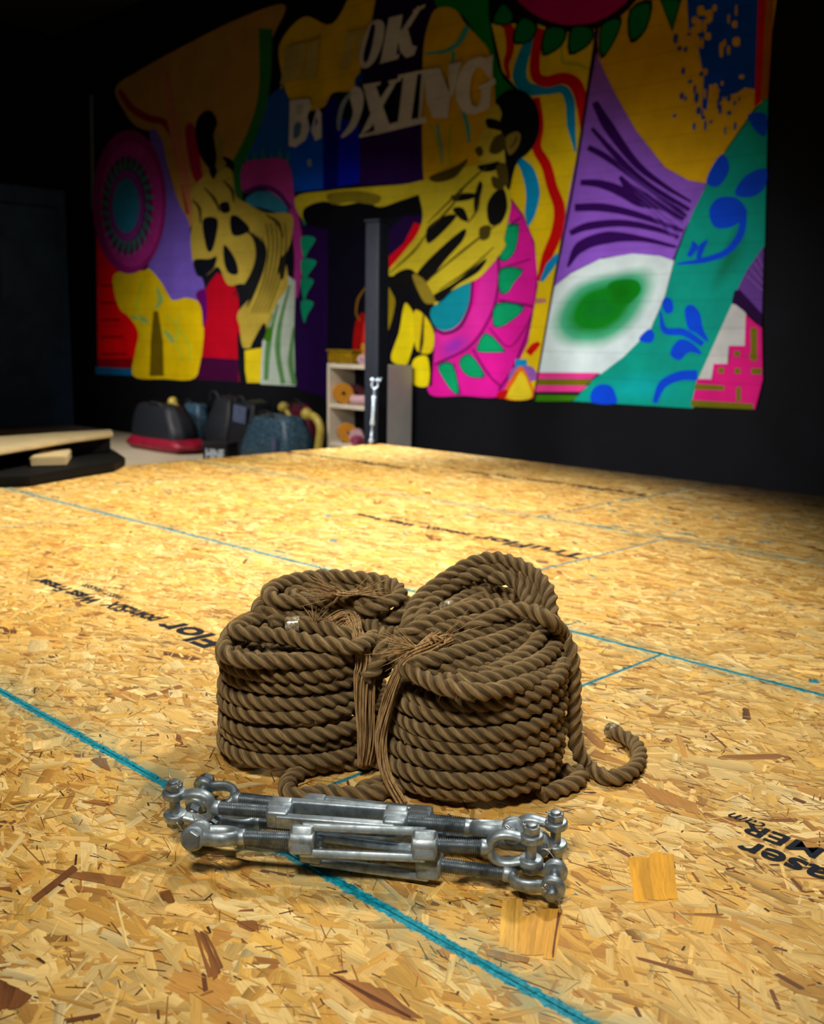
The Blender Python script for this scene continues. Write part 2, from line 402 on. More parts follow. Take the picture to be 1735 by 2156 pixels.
# bight on the floor
segs.append(path(Z((840, 1598, .02), (770, 1604, .016), (700, 1608, .016), (655, 1616, .016), (622, 1630, .0155), (604, 1650, .015), (610, 1672, .0145), (640, 1676, .0142), (680, 1668, .0142), (730, 1672, .0142), (785, 1670, .0142), (845, 1654, .0142))))
segs.append(path(Z((850, 1636, .0142), (800, 1650, .0142), (760, 1662, .018), (715, 1672, .036))[:3]))
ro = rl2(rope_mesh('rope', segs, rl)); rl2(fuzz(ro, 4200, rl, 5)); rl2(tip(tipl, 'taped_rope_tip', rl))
tw = Dd((700, 1318, 1.585), (722, 1300, 1.60), (737, 1301, 1.60), (750, 1325, 1.572), (761, 1360, 1.553), (767, 1400, 1.546), (767, 1424, 1.546), (769, 1490, 1.546), (773, 1560, 1.546), (771, 1608, 1.55))
twp = [pt(x, y, d) for x, y, _, d in tw]
fr = [spray(pt(664, 1318, 1.575), (-.1*Rv[0], 0, 1), 16, .035, .35), spray(pt(722, 1300, 1.60), -Rv+np.array([0, 0, -.25]), 22, .05, .18)]
rl2(twine('binding_twine', twp, 80, .0165, rl, fr))
fr2 = [spray(gz(725, 1252, .29), -Rv+np.array([0, 0, .12]), 40, .07, .35), spray(gz(740, 1250, .288), Rv+np.array([0, 0, .1]), 30, .06, .3)]
kn = [gz(690, 1246, .287), gz(712, 1251, .293), gz(735, 1250, .292), gz(770, 1246, .286)]
rl2(twine('top_knot', kn, 24, .006, rl, fr2))

# right coil
gr = loc(.105, 1.58, 0)
rr_ = empty('rope_coil', 'taller jute rope coil on the right, one end hanging down its side', 'rope', gr)
rr2 = lambda o: (setattr(o, 'matrix_parent_inverse', T(-Vector(gr))), o)[1]
segs = []
segs.append(coil_path(7.3, .0137, .0245, (.098, .143, 1.585, .150), (.116, .124, 1.580, .140), .5, 9, (.012, .004), 2.15, .0032))
segs.append(coil_path(4.2, .09, .0262, (.106, .098, 1.585, .112), (.118, .090, 1.585, .108), .8, 12, (.01, 0), amp=.003))
segs.append(coil_path(4.4, .09, .0262, (.110, .064, 1.60, .08), (.118, .060, 1.60, .078), .8, 22, (.01, 0), amp=.003))
# outer top turn
segs.append(path(Z((1186, 1400, .19), (1120, 1433, .196), (1065, 1450, .198), (1010, 1457, .20), (941, 1448, .201), (890, 1427, .204), (856, 1409, .207), (852, 1390, .212), (880, 1375, .216), (930, 1362, .22))))
segs.append(path(Z((915, 1432, .19), (985, 1436, .205), (1050, 1425, .209), (1110, 1405, .212), (1155, 1378, .215), (1172, 1350, .22), (1168, 1322, .228))))
segs.append(path(Z((1010, 1424, .205), (1044, 1413, .212), (1090, 1388, .22), (1128, 1355, .228), (1143, 1325, .235), (1135, 1300, .24))))
segs.append(path(Z((872, 1404, .216), (884, 1396, .22), (930, 1384, .227), (994, 1366, .232), (1048, 1349, .236), (1100, 1328, .24), (1122, 1312, .244), (1112, 1296, .248))))
segs.append(path(Z((888, 1412, .205), (945, 1406, .21), (1010, 1390, .216), (1068, 1366, .222), (1112, 1340, .230), (1126, 1318, .235))))
segs.append(path(Z((900, 1422, .195), (960, 1424, .198), (1020, 1408, .203), (1085, 1380, .21), (1125, 1345, .22))))
segs.append(path(Z((900, 1375, .222), (945, 1357, .232), (1000, 1340, .238), (1056, 1322, .243), (1098, 1306, .247))))
segs.append(path(Z((835, 1370, .215), (860, 1347, .228), (900, 1334, .235), (960, 1318, .242), (1020, 1306, .247), (1070, 1300, .25))))
segs.append(path(Z((834, 1392, .20), (838, 1350, .225), (872, 1326, .243), (930, 1300, .255), (985, 1282, .262), (1040, 1276, .266), (1085, 1284, .268))))
# standing loops at the back
segs.append(path(Z((850, 1352, .215), (858, 1320, .235), (866, 1290, .25), (880, 1266, .262), (905, 1243, .275), (940, 1217, .292), (985, 1190, .31), (1032, 1177, .322), (1075, 1183, .322), (1112, 1200, .314), (1138, 1222, .303), (1154, 1248, .288), (1159, 1278, .27), (1163, 1310, .25), (1160, 1345, .225))))
segs.append(path(Z((884, 1315, .24), (893, 1287, .25), (915, 1262, .262), (950, 1235, .278), (990, 1213, .294), (1035, 1202, .304), (1072, 1203, .305), (1104, 1219, .298), (1127, 1243, .286), (1137, 1270, .27), (1136, 1302, .25))))
segs.append(path(Z((1032, 1222, .29), (1060, 1216, .297), (1086, 1226, .292), (1105, 1248, .28), (1113, 1275, .266), (1106, 1300, .25))))
tipi = path(Z((1090, 1262, .258), (1060, 1248, .264), (1020, 1245, .264), (980, 1258, .258), (952, 1275, .253), (938, 1283, .251)))
segs.append(tipi)
segs.append(path(Z((1075, 1285, .25), (1050, 1268, .257), (1015, 1262, .258), (985, 1275, .254), (955, 1290, .25))))
segs.append(path(Z((905, 1300, .24), (922, 1270, .252), (955, 1248, .262), (1000, 1228, .274), (1045, 1224, .277))))
# end that crosses the top and hangs down the right side
tail = path(Z((985, 1332, .243), (1006, 1318, .252), (1036, 1301, .262), (1078, 1286, .272), (1120, 1288, .274), (1157, 1307, .266)) +
            Dd((1184, 1335, 1.605), (1200, 1372, 1.592), (1207, 1420, 1.585), (1208, 1475, 1.58), (1209, 1535, 1.575), (1218, 1583, 1.57)) +
            Z((1240, 1615, .0155), (1284, 1637, .0142), (1325, 1626, .0142), (1346, 1597, .0142), (1337, 1567, .0142), (1310, 1549, .0142), (1284, 1536, .0142)))
segs.append(tail)
segs.append(path(Z((1150, 1600, .0142), (1195, 1625, .0142), (1222, 1628, .0142), (1205, 1650, .0142), (1140, 1672, .0142))))
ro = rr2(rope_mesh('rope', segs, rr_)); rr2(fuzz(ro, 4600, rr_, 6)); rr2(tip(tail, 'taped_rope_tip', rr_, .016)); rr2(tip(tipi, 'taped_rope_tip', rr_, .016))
tw = [(930, 1342, 1.52), (912, 1352, 1.505), (893, 1364, 1.49), (868, 1377, 1.485), (846, 1398, 1.487), (830, 1430, 1.49), (815, 1480, 1.493), (803, 1540, 1.49), (804, 1590, 1.48), (817, 1640, 1.462), (850, 1695, 1.44)]
twp = [pt(*a) for a in tw]
lf = -Rv
fr = [spray(pt(880, 1366, 1.49), lf+np.array([0, 0, .25]), 26, .065, .22), spray(pt(880, 1366, 1.49), lf+np.array([0, 0, -.35]), 22, .075, .22), spray(pt(925, 1345, 1.51), Rv+np.array([0, 0, .3]), 8, .06, .3, .8)]
rr2(twine('binding_twine', twp, 74, .0150, rr_, fr))
kp = [pt(918+10*math.sin(i*.9)-i*1.0, 1350+11*math.cos(i*.9)+i*.6, 1.497+.006*math.sin(i*1.7)) for i in range(16)]
rr2(ribbon_tubes([(catmull(kp, 6), .0022)]+[(catmull([p+rng.normal(0, .0035, 3) for p in kp], 6), .0018) for _ in range(4)], 'twine_knot', MAT['twine'], rr_, 6))

# ------------------------------------------------------------------ turnbuckles
def screw(r, L, x0, pitch=.0029, k=20):
    n = int(L/pitch*6); x = x0+np.linspace(0, L, n)
    tooth = np.abs(((np.arange(n) % 6)/3.0)-1)
    rr = r*(.82+.18*tooth); a = np.arange(k)*2*PI/k
    V = np.stack([np.repeat(x[:, None], k, 1), rr[:, None]*np.cos(a), rr[:, None]*np.sin(a)], -1).reshape(-1, 3)
    return V, tube_faces(n, k)
def hexm(name, r, h):
    bm = bmesh.new(); cyl(bm, r, h, seg=6, bev=.0009); me = bpy.data.meshes.new(name); bm.to_mesh(me); bm.free(); return me
RB = .0098
def body_mesh():
    bm = bmesh.new(); L = .093
    for s in (-1, 1):
        box(bm, -L+.012, L-.012, s*.0160-.0056, s*.0160+.0056, -.0105, .0105, .0030, seg=3)
        box(bm, s*(L-.014)-.0155, s*(L-.014)+.0155, -.0185, .0185, -.0140, .0140, .0045, seg=3)
        cyl(bm, .0152, .034, T((s*(L-.014), 0, 0)) @ Rot(90, 'Y'), 28, .003)
    me = bpy.data.meshes.new('turnbuckle_body'); bm.to_mesh(me); bm.free(); return me
def jaw_mesh():
    """pin at the origin along z, shank towards -x"""
    bm = bmesh.new()
    P = []
    for z in (1,): pass
    half = [(.002, .0165), (-.014, .0168), (-.028, .0195), (-.040, .0185), (-.049, .0125), (-.053, .0)]
    pts = [(x, 0, z) for x, z in half]+[(x, 0, -z) for x, z in half[-2::-1]]
    P = catmull(pts, 8); n = len(P); t = np.abs(np.linspace(-1, 1, n))
    prof = circ(1, 14)*np.array([.0052, .0088])
    # section: thin across the fork opening, wide along y
    Tn = np.gradient(P, axis=0); Tn /= np.linalg.norm(Tn, axis=1)[:, None]
    V = []
    for i in range(n):
        nrm = np.cross(Tn[i], [0, 1, 0]); w = 1+.25*(1-t[i])
        for a, b in prof: V.append(P[i]+nrm*a*w+np.array([0, b*(1.0+.1*t[i]), 0]))
    me = pydata(V, tube_faces(n, 14)); bm.from_mesh(me)
    for s in (-1, 1):
        cyl(bm, .0162, .0112, T((.0, 0, s*.0168)), 32, .0028)
    cyl(bm, RB*1.10, .014, T((-.058, 0, 0)) @ Rot(90, 'Y'), 22, .003, r2=RB*.98)
    me = bpy.data.meshes.new('jaw'); bm.to_mesh(me); bm.free(); return me
def cotter():
    ang = np.linspace(.5, 2*PI-.5, 18); ring = np.stack([.0032+.0042*-np.cos(ang)*-1, .0042*np.sin(ang), 0*ang], 1)
    ring[:, 0] = .010+.0042*np.cos(PI-ang)*-1
    a = [(ring, .0007)]
    l1 = catmull([ring[0], (0, .0006, 0), (-.012, .0012, .001), (-.024, .010, .004)], 6); l2 = catmull([ring[-1], (0, -.0006, 0), (-.013, -.0012, 0), (-.021, -.010, -.005)], 6)
    V = []; Fc = []; off = 0
    for P, r in a+[(l1, .0007), (l2, .0007)]:
        V.append(sweep(np.asarray(P), circ(r, 6))); Fc += tube_faces(len(P), 6, off); off += len(P)*6
    return pydata(np.vstack(V), Fc)
def pinm():
    bm = bmesh.new(); cyl(bm, .0072, .066, T((0, 0, .003)), 20, .001); me = bpy.data.meshes.new('clevis_pin'); bm.to_mesh(me); bm.free(); return me
MB, MJ, MH, MN, MC, MP = body_mesh(), jaw_mesh(), hexm('bolt_head', .0118, .009), hexm('nut', .0118, .0098), cotter(), pinm()
rodcache = {}
def rod_mesh(L):
    k = round(L, 3)
    if k not in rodcache: rodcache[k] = pydata(*screw(RB, L, 0))
    return rodcache[k]
def turnbuckle(label, A, B, roll, jl, jr, shift=0, group='turnbuckles piled in front of the ropes', nutl=1, nutr=1, bare=False):
    """A,B pin centres; jl, jr jaw roll; nut side +1/-1"""
    A = np.asarray(A); B = np.asarray(B); X = B-A; L = np.linalg.norm(X); X = X/L
    Zv = np.array([0, 0, 1.])-X*X[2]
    if np.linalg.norm(Zv) < .2: Zv = np.array([*(-Q[:2]), 0])-X*(-(Q @ X))
    Zv /= np.linalg.norm(Zv); Y = np.cross(Zv, X); mid = (A+B)/2
    t = empty('turnbuckle', label, 'turnbuckle', group=group)
    t.matrix_world = Matrix([[X[i], Y[i], Zv[i], mid[i]] for i in range(3)]+[[0, 0, 0, 1]])
    b = obj('turnbuckle_body', MB, MAT['steel'], t, True); b.location = (shift, 0, 0); b.rotation_euler = (math.radians(roll), 0, 0)
    for s, jrll, nut in ((-1, jl, nutl), (1, jr, nutr)):
        end = s*L/2; hub = shift+s*.070; Lr = abs(end-hub)-.058
        rd = obj('threaded_rod', rod_mesh(Lr), MAT['thread'], t, True); rd.location = (min(hub, hub+s*Lr), 0, 0)
        j = obj('jaw', MJ, MAT['steel'], t, True)
        mm = T((end, 0, 0)) @ (Rot(180, 'Z') if s < 0 else Matrix()) @ Rot(jrll, 'X'); j.matrix_local = mm
        p = obj('clevis_pin', MP, MAT['bolt'], j, True)
        if nut < 0: p.rotation_euler = (PI, 0, 0)
        h = obj('bolt_head', MH, MAT['bolt'], j); h.location = (0, 0, -nut*.0272)
        nz = nut*.0278
        if not (bare and s > 0): n = obj('nut', MN, MAT['bolt'], j); n.location = (0, 0, nz)
        c = obj('cotter_pin', MC, MAT['wire'], j, True); c.location = (0, 0, nut*(.0275 if bare and s > 0 else .0345)); c.rotation_euler = (.3*nut, .2, 2.2+random.random())
    return t
turnbuckle('galvanised turnbuckle on top of the pile nearest the ropes, its left fork open upright', gz(368, 1694, .064), gz(1080, 1748, .062), 14, -4, 70, -.004, nutl=1, nutr=1, bare=True)
turnbuckle('galvanised turnbuckle on top of the pile at the front, its long slot facing forward', gz(414, 1758, .056), gz(1118, 1788, .058), 64, -76, 2, .002, nutl=-1, nutr=1)
turnbuckle('galvanised turnbuckle lowest and nearest the front, its right jaw by the bare board', gz(425, 1756, .026), gz(1166, 1852, .026), 72, -66, 98, .0, nutr=1, bare=True)
turnbuckle('galvanised turnbuckle at the back of the pile, touching the two rope coils', gz(422, 1673, .028), gz(1170, 1757, .037), 2, 62, 6, -.006, nutl=-1, nutr=1)
turnbuckle('galvanised turnbuckle in the middle of the pile, wedged under the two top ones', gz(456, 1724, .028), gz(1135, 1776, .028), 4, -84, 72, .004, nutl=1)

# ------------------------------------------------------------------ ring platform of strand board
plat = empty('ring_platform', 'boxing ring platform decked with strand boards, teal painted board edges', 'platform', (-1.8, 1.6, -.6))
plat2 = lambda o: (setattr(o, 'matrix_parent_inverse', T(Vector((1.8, -1.6, .6)))), o)[1]
PX0, PX1, PY1 = -4.88, 1.35, 4.70
PAL = [lin(c) for c in [(242, 216, 158), (236, 204, 138), (230, 194, 122), (226, 186, 108), (220, 180, 104), (212, 168, 90), (240, 212, 150), (232, 192, 108), (200, 152, 84), (246, 226, 178), (234, 202, 140), (238, 206, 140)]]
DARK = [lin(c) for c in [(156, 108, 58), (140, 92, 50), (170, 122, 66), (120, 76, 42)]]
SLV = [lin(c) for c in [(84, 50, 26), (110, 68, 32), (64, 40, 24), (150, 98, 46), (160, 108, 54), (180, 130, 70)]]
def strands(n, x0, x1, y0, y1, Lr, Wr, zr, pal, angs, rg, darkp=0.0):
    cx = rg.uniform(x0, x1, n); cy = rg.uniform(y0, y1, n)
    L = np.exp(rg.normal(math.log(Lr), .45, n)); Wd = np.exp(rg.normal(math.log(Wr), .45, n)); Wd = np.minimum(Wd, L*.6)
    an = rg.normal(0, angs, n); z = rg.uniform(zr[0], zr[1], n)
    # irregular hexagon with torn ends
    u = np.array([-.5, -.44, .44, .5, .42, -.46]); v = np.array([-.1, -.5, -.5, .1, .5, .5])
    U = u[None]*L[:, None]*(1+rg.uniform(-.12, .12, (n, 6))); V = v[None]*Wd[:, None]*(1+rg.uniform(-.35, .2, (n, 6)))
    V[:, [0, 3]] += rg.uniform(-.35, .35, (n, 2))*Wd[:, None]
    c, s = np.cos(an)[:, None], np.sin(an)[:, None]
    X = np.clip(cx[:, None]+U*c-V*s, x0+.0006, x1-.0006); Y = np.clip(cy[:, None]+U*s+V*c, y0+.0006, y1-.0006)
    tx = rg.normal(0, .004, n); ZZ = z[:, None]+U*tx[:, None]*.6; ZZ = np.clip(ZZ, .0001, .002)
    P = np.stack([X, Y, ZZ], -1)
    pal = np.array(pal); ci = rg.integers(0, len(pal), n); col = pal[ci]*(1+rg.normal(0, .09, n))[:, None]
    if darkp:
        dk = rg.random(n) < darkp; col[dk] = np.array(DARK)[rg.integers(0, len(DARK), dk.sum())]
    gr_ = np.stack([U+rg.uniform(0, 40, n)[:, None], V+rg.uniform(0, 40, n)[:, None]], -1)
    return P, np.clip(col, 0, 1), gr_
FEAT = []
def feat(col, z, *px):
    a, b_, c, d = [gz(x, y, 0) for x, y in px]; k = 4; fr = np.random.default_rng(int(abs(px[0][0])*7+px[0][1])+5)
    for m in range(k):
        t0, t1 = m/k-.04, (m+1)/k+.04; p0, p1, q0, q1 = a+(b_-a)*t0, a+(b_-a)*t1, d+(c-d)*t0, d+(c-d)*t1
        L = (q0-p0); e0, e1 = fr.normal(0, .05, 2); p0 = p0+L*e0; p1 = p1+L*(e0+fr.normal(0, .03)); q0 = q0+L*e1; q1 = q1+L*(e1+fr.normal(0, .03))
        n = np.cross(L, [0, 0, 1]); n = n/np.linalg.norm(n)*.0014
        q = np.array([p0, p1, (p1+q1)/2+n*fr.normal(), q1, q0, (p0+q0)/2+n*fr.normal()]); q[:, 2] = z+m*.00002
        g = (q-a) @ (L/np.linalg.norm(L)); h = (q-a) @ (n/np.linalg.norm(n))
        FEAT.append((q, np.clip(np.array(lin(col))*(1+fr.normal(0, .07)), 0, 1), np.stack([g+z*9e3, h], 1)))
feat((232, 176, 46), .00165, (1325, 1806), (1415, 1800), (1426, 1908), (1340, 1905))
feat((150, 98, 54), .00165, (410, 1962), (436, 1970), (472, 2046), (440, 2062))
feat((246, 226, 180), .0016, (50, 1565), (132, 1553), (126, 1574), (56, 1583))
feat((168, 118, 70), .0016, (706, 2062), (800, 2076), (900, 2156), (790, 2130))
feat((108, 62, 34), .0017, (704, 2060), (712, 2060), (880, 2150), (868, 2150))
feat((140, 88, 48), .0016, (-40, 2050), (64, 2096), (40, 2124), (-40, 2140))
feat((240, 190, 96), .0016, (1098, 1926), (1182, 1918), (1166, 2016), (1090, 2010))
feat((120, 72, 38), .00165, (1172, 1925), (1182, 1918), (1166, 2016), (1160, 2012))
feat((176, 128, 70), .00155, (1020, 2000), (1112, 2018), (1108, 2030), (1030, 2016))
feat((242, 200, 110), .0015, (1060, 1900), (1098, 1900), (1094, 2010), (1052, 1996))
feat((150, 100, 56), .00165, (190, 1600), (222, 1598), (234, 1626), (214, 1618))
feat((190, 140, 76), .0015, (1330, 1640), (1460, 1690), (1470, 1715), (1380, 1690))
feat((150, 104, 60), .0016, (100, 1830), (260, 1848), (250, 1868), (150, 1850))
feat((120, 76, 44), .00165, (70, 1890), (150, 1826), (160, 1836), (80, 1900))
def board(x0, x1, y0, y1, dens, seed):
    rg = np.random.default_rng(seed); A = (x1-x0)*(y1-y0)
    parts = [strands(int(A*dens*.75), x0, x1, y0, y1, .092, .024, (.0002, .0010), PAL, .58, rg, .018),
             strands(int(A*dens*.6), x0, x1, y0, y1, .040, .0085, (.0006, .00125), PAL, .68, rg, .03),
             strands(int(A*dens*.55), x0, x1, y0, y1, .030, .0013, (.0008, .0014), PAL+DARK, .5, rg, .12),
             strands(int(A*dens*.2), x0, x1, y0, y1, .016, .0020, (.0009, .0014), SLV, .7, rg)]
    P_ = [q for q in FEAT if x0 < q[0][:, 0].mean() < x1 and y0 < q[0][:, 1].mean() < y1]
    if P_: parts.append((np.array([q[0] for q in P_]), np.array([q[1] for q in P_]), np.array([q[2] for q in P_])))
    P = np.concatenate([p[0] for p in parts]); Cc = np.concatenate([p[1] for p in parts]); Gg = np.concatenate([p[2] for p in parts])
    n = len(P)
    bv = np.array([(x, y, z) for z in (-.018, 0) for x, y in ((x0, y0), (x1, y0), (x1, y1), (x0, y1))])
    bf = [(3, 2, 1, 0), (4, 5, 6, 7), (0, 1, 5, 4), (1, 2, 6, 5), (2, 3, 7, 6), (3, 0, 4, 7)]
    me = bpy.data.meshes.new('osb_board')
    V = np.concatenate([bv, P.reshape(-1, 3)]).astype(np.float32); nf = 6+n
    me.vertices.add(len(V)); me.vertices.foreach_set('co', V.ravel())
    loops = np.concatenate([np.array(bf).ravel(), 8+np.arange(n*6)]).astype(np.int32)
    starts = np.concatenate([np.arange(6)*4, 24+np.arange(n)*6]).astype(np.int32)
    me.loops.add(len(loops)); me.loops.foreach_set('vertex_index', loops)
    me.polygons.add(nf); me.polygons.foreach_set('loop_start', starts)
    me.update(calc_edges=True)
    base = np.tile(np.array(PAL[4])*.75, (24, 1)); sh = 1+rg.normal(0, .10, (n, 6, 1))*np.array([.6, 1, 1, .6, 1, 1])[None, :, None]-np.abs(rg.normal(0, .22, (n, 1, 1)))*np.array([.5, 1, 1, .5, 0, 0])[None, :, None]  # random tone, plus shadow edges painted down one side of each strand
    lc = np.concatenate([base, (Cc[:, None, :]*np.clip(sh, .35, 1.3)*np.array([1, 1, 1])).reshape(-1, 3)])
    lc = np.c_[lc, np.ones(len(lc))].astype(np.float32)
    ca = me.color_attributes.new('Col', 'FLOAT_COLOR', 'CORNER'); ca.data.foreach_set('color', lc.ravel())
    uv = me.uv_layers.new(name='grain'); g = np.concatenate([V[loops[:24], :2], Gg.reshape(-1, 2)]).astype(np.float32); uv.data.foreach_set('uv', g.ravel())
    # distance to the nearest short end / long edge, in metres
    lv = V[loops]; ed = np.stack([np.minimum(lv[:, 0]-x0, x1-lv[:, 0]), np.minimum(lv[:, 1]-y0, y1-lv[:, 1])], 1).astype(np.float32)
    ed[:, 1] += .0035*(y0 > 1.5)*(lv[:, 1] < 2.6)+.0055*((lv[:, 1] > 2.6) & (lv[:, 1] < 4.2))+.5*(lv[:, 1] > 4.2)
    ed[:, 0] += .5*((x0 < PX0+.1) & (lv[:, 0] < x0+.6))
    u2 = me.uv_layers.new(name='edge'); u2.data.foreach_set('uv', ed.ravel())
    me.validate()
    return plat2(obj('osb_board', me, MAT['osb'], plat))
Y = [-2.62, -1.40, -.40, .820, 2.0, 3.235, 4.70]
rows = [(Y[0], Y[1], [PX0, -2.44, 0, PX1], 500), (Y[1], Y[2], [PX0, -3.6, -1.2, PX1], 500), (Y[2], Y[3], [PX0, -2.44, .02, PX1], 4200),
        (Y[3], Y[4], [PX0, -3.59, -1.147, PX1], 4000), (Y[4], Y[5], [PX0, -4.3, -1.86, .58, PX1], 2600), (Y[5], Y[6], [PX0, -2.45, -.01, PX1], 1800)]
boards = []; sd = 100
for y0, y1, xs, de in rows:
    for a, b in zip(xs, xs[1:]):
        sd += 1; boards.append(((a, b, y0, y1), board(a+.0004, b-.0004, y0+.0004, y1-.0004, de, sd)))
def which(x, y):
    for (a, b, c, d), o in boards:
        if a <= x < b and c <= y < d: return o
bm = bmesh.new(); box(bm, PX0+.04, PX1-.04, Y[0]+.04, PY1-.04, -.10, -.0185); plat2(obj('deck_frame', bm, MAT['plank'], plat))
bm = bmesh.new(); box(bm, PX0+.06, PX1-.06, Y[0]+.06, PY1-.06, -.6, -.1005, .01); plat2(obj('skirt', bm, MAT['black'], plat))
FONT = None
def letters(txt, x, y, size, bold=0.0, sx=1.0, z=.0022, shear=0, ink='ink', par=None):
    """text turned 180 degrees, starting at (x, y) and running towards -x"""
    cu = bpy.data.curves.new('t', 'FONT'); cu.body = txt; cu.size = size; cu.offset = bold; cu.shear = shear; cu.resolution_u = 4
    o = bpy.data.objects.new('t', cu); COL.objects.link(o); bpy.context.view_layer.update()
    me = bpy.data.meshes.new_from_object(o.evaluated_get(bpy.context.evaluated_depsgraph_get())); bpy.data.objects.remove(o)
    me.transform(Matrix.Translation((x, y, z)) @ Rot(180, 'Z') @ Matrix.Diagonal((sx, 1, 1, 1))); return me
def join(mes, name, m, par):
    bm = bmesh.new()
    for me in mes: bm.from_mesh(me)
    o = plat2(obj(name, bm, m, plat)); o.parent = par; return o
def stamp(x, y, par):
    L = [letters('TruFlor', x+.046, y, .112, .0030, 1.32), letters('pointSIX', x-.455, y-.012, .072, .0020, .88), letters('West Fraser', x-.715, y-.03, .068, .0022, .98), letters('WEST FRASER', x-.70, y+.028, .034, .0004, 1.0)]
    for m in L: obj('printed_word', m, MAT['ink'], par)
def stamp_at(x, y, par): return stamp(x, y, par)
stamp_at(-1.70, 1.349, which(-1.9, 1.3)); stamp_at(-1.92, 2.775, which(-2.1, 2.7)); stamp_at(-3.9, 3.95, which(-4.0, 3.9)); stamp_at(-2.5, 4.12, which(-2.6, 4.1))
def pr(L, par):
    for m in L: obj('printed_word', m, MAT['ink'], par)
pr([letters('Fraser', -.415, 1.312, .066, .0014, 1.10), letters('MER', -.507, 1.364, .050, .001, 1.25), letters('cam', -.60, 1.378, .036, 0, .95, shear=.3)], which(-.5, 1.35))

# ------------------------------------------------------------------ room
YW, XL, ZF, ZC = 7.04, -13.6, -.6, 4.6
bm = bmesh.new(); box(bm, XL-.2, 5, -6, YW+.2, ZF-.1, ZF); struct('floor', bm, MAT['floor'])
bm = bmesh.new(); box(bm, XL-.2, 5, -6, YW+.2, ZC, ZC+.1); struct('ceiling', bm, MAT['ceil'])
bm = bmesh.new(); box(bm, XL-.2, 5, YW, YW+.2, ZF, ZC); struct('wall_back', bm, MAT['black'])
bm = bmesh.new(); box(bm, XL-.2, XL, -6, YW, ZF, ZC); struct('wall_left', bm, MAT['black'])
bm = bmesh.new(); box(bm, 5, 5.2, -6, YW, ZF, ZC); struct('wall_right', bm, MAT['black'])
def wx(x, y, X): d = ray(x, y); return C0+d*(X/d[0])
a = wx(-60, 300, XL); b = wx(146, 560, XL)
bm = bmesh.new(); box(bm, XL, XL+.05, a[1], b[1], ZF, 2.6, .01)
d = struct('door_1', bm, MAT['navy'])
bm = bmesh.new(); box(bm, XL+.05, XL+.09, a[1]+.25, b[1]-.2, 1.1, 2.35, .01); obj('door_panel', bm, MAT['navy'], d)
bm = bmesh.new(); box(bm, XL, XL+.09, b[1]+.05, b[1]+.16, ZF, 1.25, .008); struct('trim_1', bm, MAT['cream'])

# ------------------------------------------------------------------ mural
SRC = []
class Paint:
    n = 0
    def __init__(s): s.v = []; s.f = []; s.c = []
    def poly(s, col, pts, smooth=True, n=5, shade=None):
        Paint.n += 1; Yp = YW-.003-Paint.n*.00005
        P = [np.array(p, float) for p in pts]
        if smooth and len(P) > 3: P = catmull([np.array([*p, 0]) for p in P], n, True)[:, :2]
        o = len(s.v); s.v += [wy(p[0], p[1], Yp) for p in P]; s.f.append(list(range(o, o+len(P))))
        s.c.append([lin(col)]*len(P)); return s
    def ell(s, col, cx, cy, rx, ry, rot=0, n=40):
        a = np.arange(n)*2*PI/n; x, y = rx*np.cos(a), ry*np.sin(a); c, d = math.cos(rot), math.sin(rot)
        return s.poly(col, np.stack([cx+x*c-y*d, cy+x*d+y*c], 1), False)
    def stroke(s, col, pts, w, n=8):
        P = catmull([np.array([p[0], p[1], 0]) for p in pts], n)[:, :2]
        ww = np.interp(np.linspace(0, 1, len(P)), np.linspace(0, 1, len(np.atleast_1d(w))), np.atleast_1d(w))/2
        t = np.gradient(P, axis=0); t /= np.linalg.norm(t, axis=1)[:, None]; nn = np.stack([-t[:, 1], t[:, 0]], 1)
        return s.poly(col, np.vstack([P+nn*ww[:, None], (P-nn*ww[:, None])[::-1]]), False)
    def blob(s, pts, stops):
        """soft spray: nested outlines with colours blended between them. stops: (scale, colour)"""
        Paint.n += 1; Yp = YW-.003-Paint.n*.00005
        P = catmull([np.array([*p, 0]) for p in pts], 5, True)[:, :2]; c = P.mean(0); k = len(P)
        rings = []
        for sc, col in stops:
            o = len(s.v); s.v += [wy(*(c+(p-c)*sc), Yp) for p in P]; rings.append((o, lin(col)))
        for (o1, c1), (o2, c2) in zip(rings, rings[1:]):
            for i in range(k):
                j = (i+1) % k; s.f.append([o1+i, o1+j, o2+j, o2+i]); s.c.append([c1, c1, c2, c2])
        o, cc = rings[0]; s.f.append(list(range(o, o+k))); s.c.append([cc]*k); return s
    def build(s, name, par):
        me = pydata(s.v, s.f); ca = me.color_attributes.new('Col', 'FLOAT_COLOR', 'CORNER')
        d = np.array([(*c, 1) for f in s.c for c in f], np.float32); ca.data.foreach_set('color', d.ravel())
        return obj(name, me, MAT['mural'], par)
mural = empty('mural', 'wide painted mural of boxers, flowers and lettering on the black back wall', 'mural')
BLK = (8, 8, 16); YEL = (240, 205, 10); OCH = (225, 175, 5); OLV = (205, 185, 45)
b = Paint()
b.poly((16, 14, 30), [(188, 196), (1630, -60), (1596, 862), (900, 828), (203, 790)], False)
b.poly((120, 122, 130), [(188, 200), (196, 198), (200, 440), (192, 440)], False)
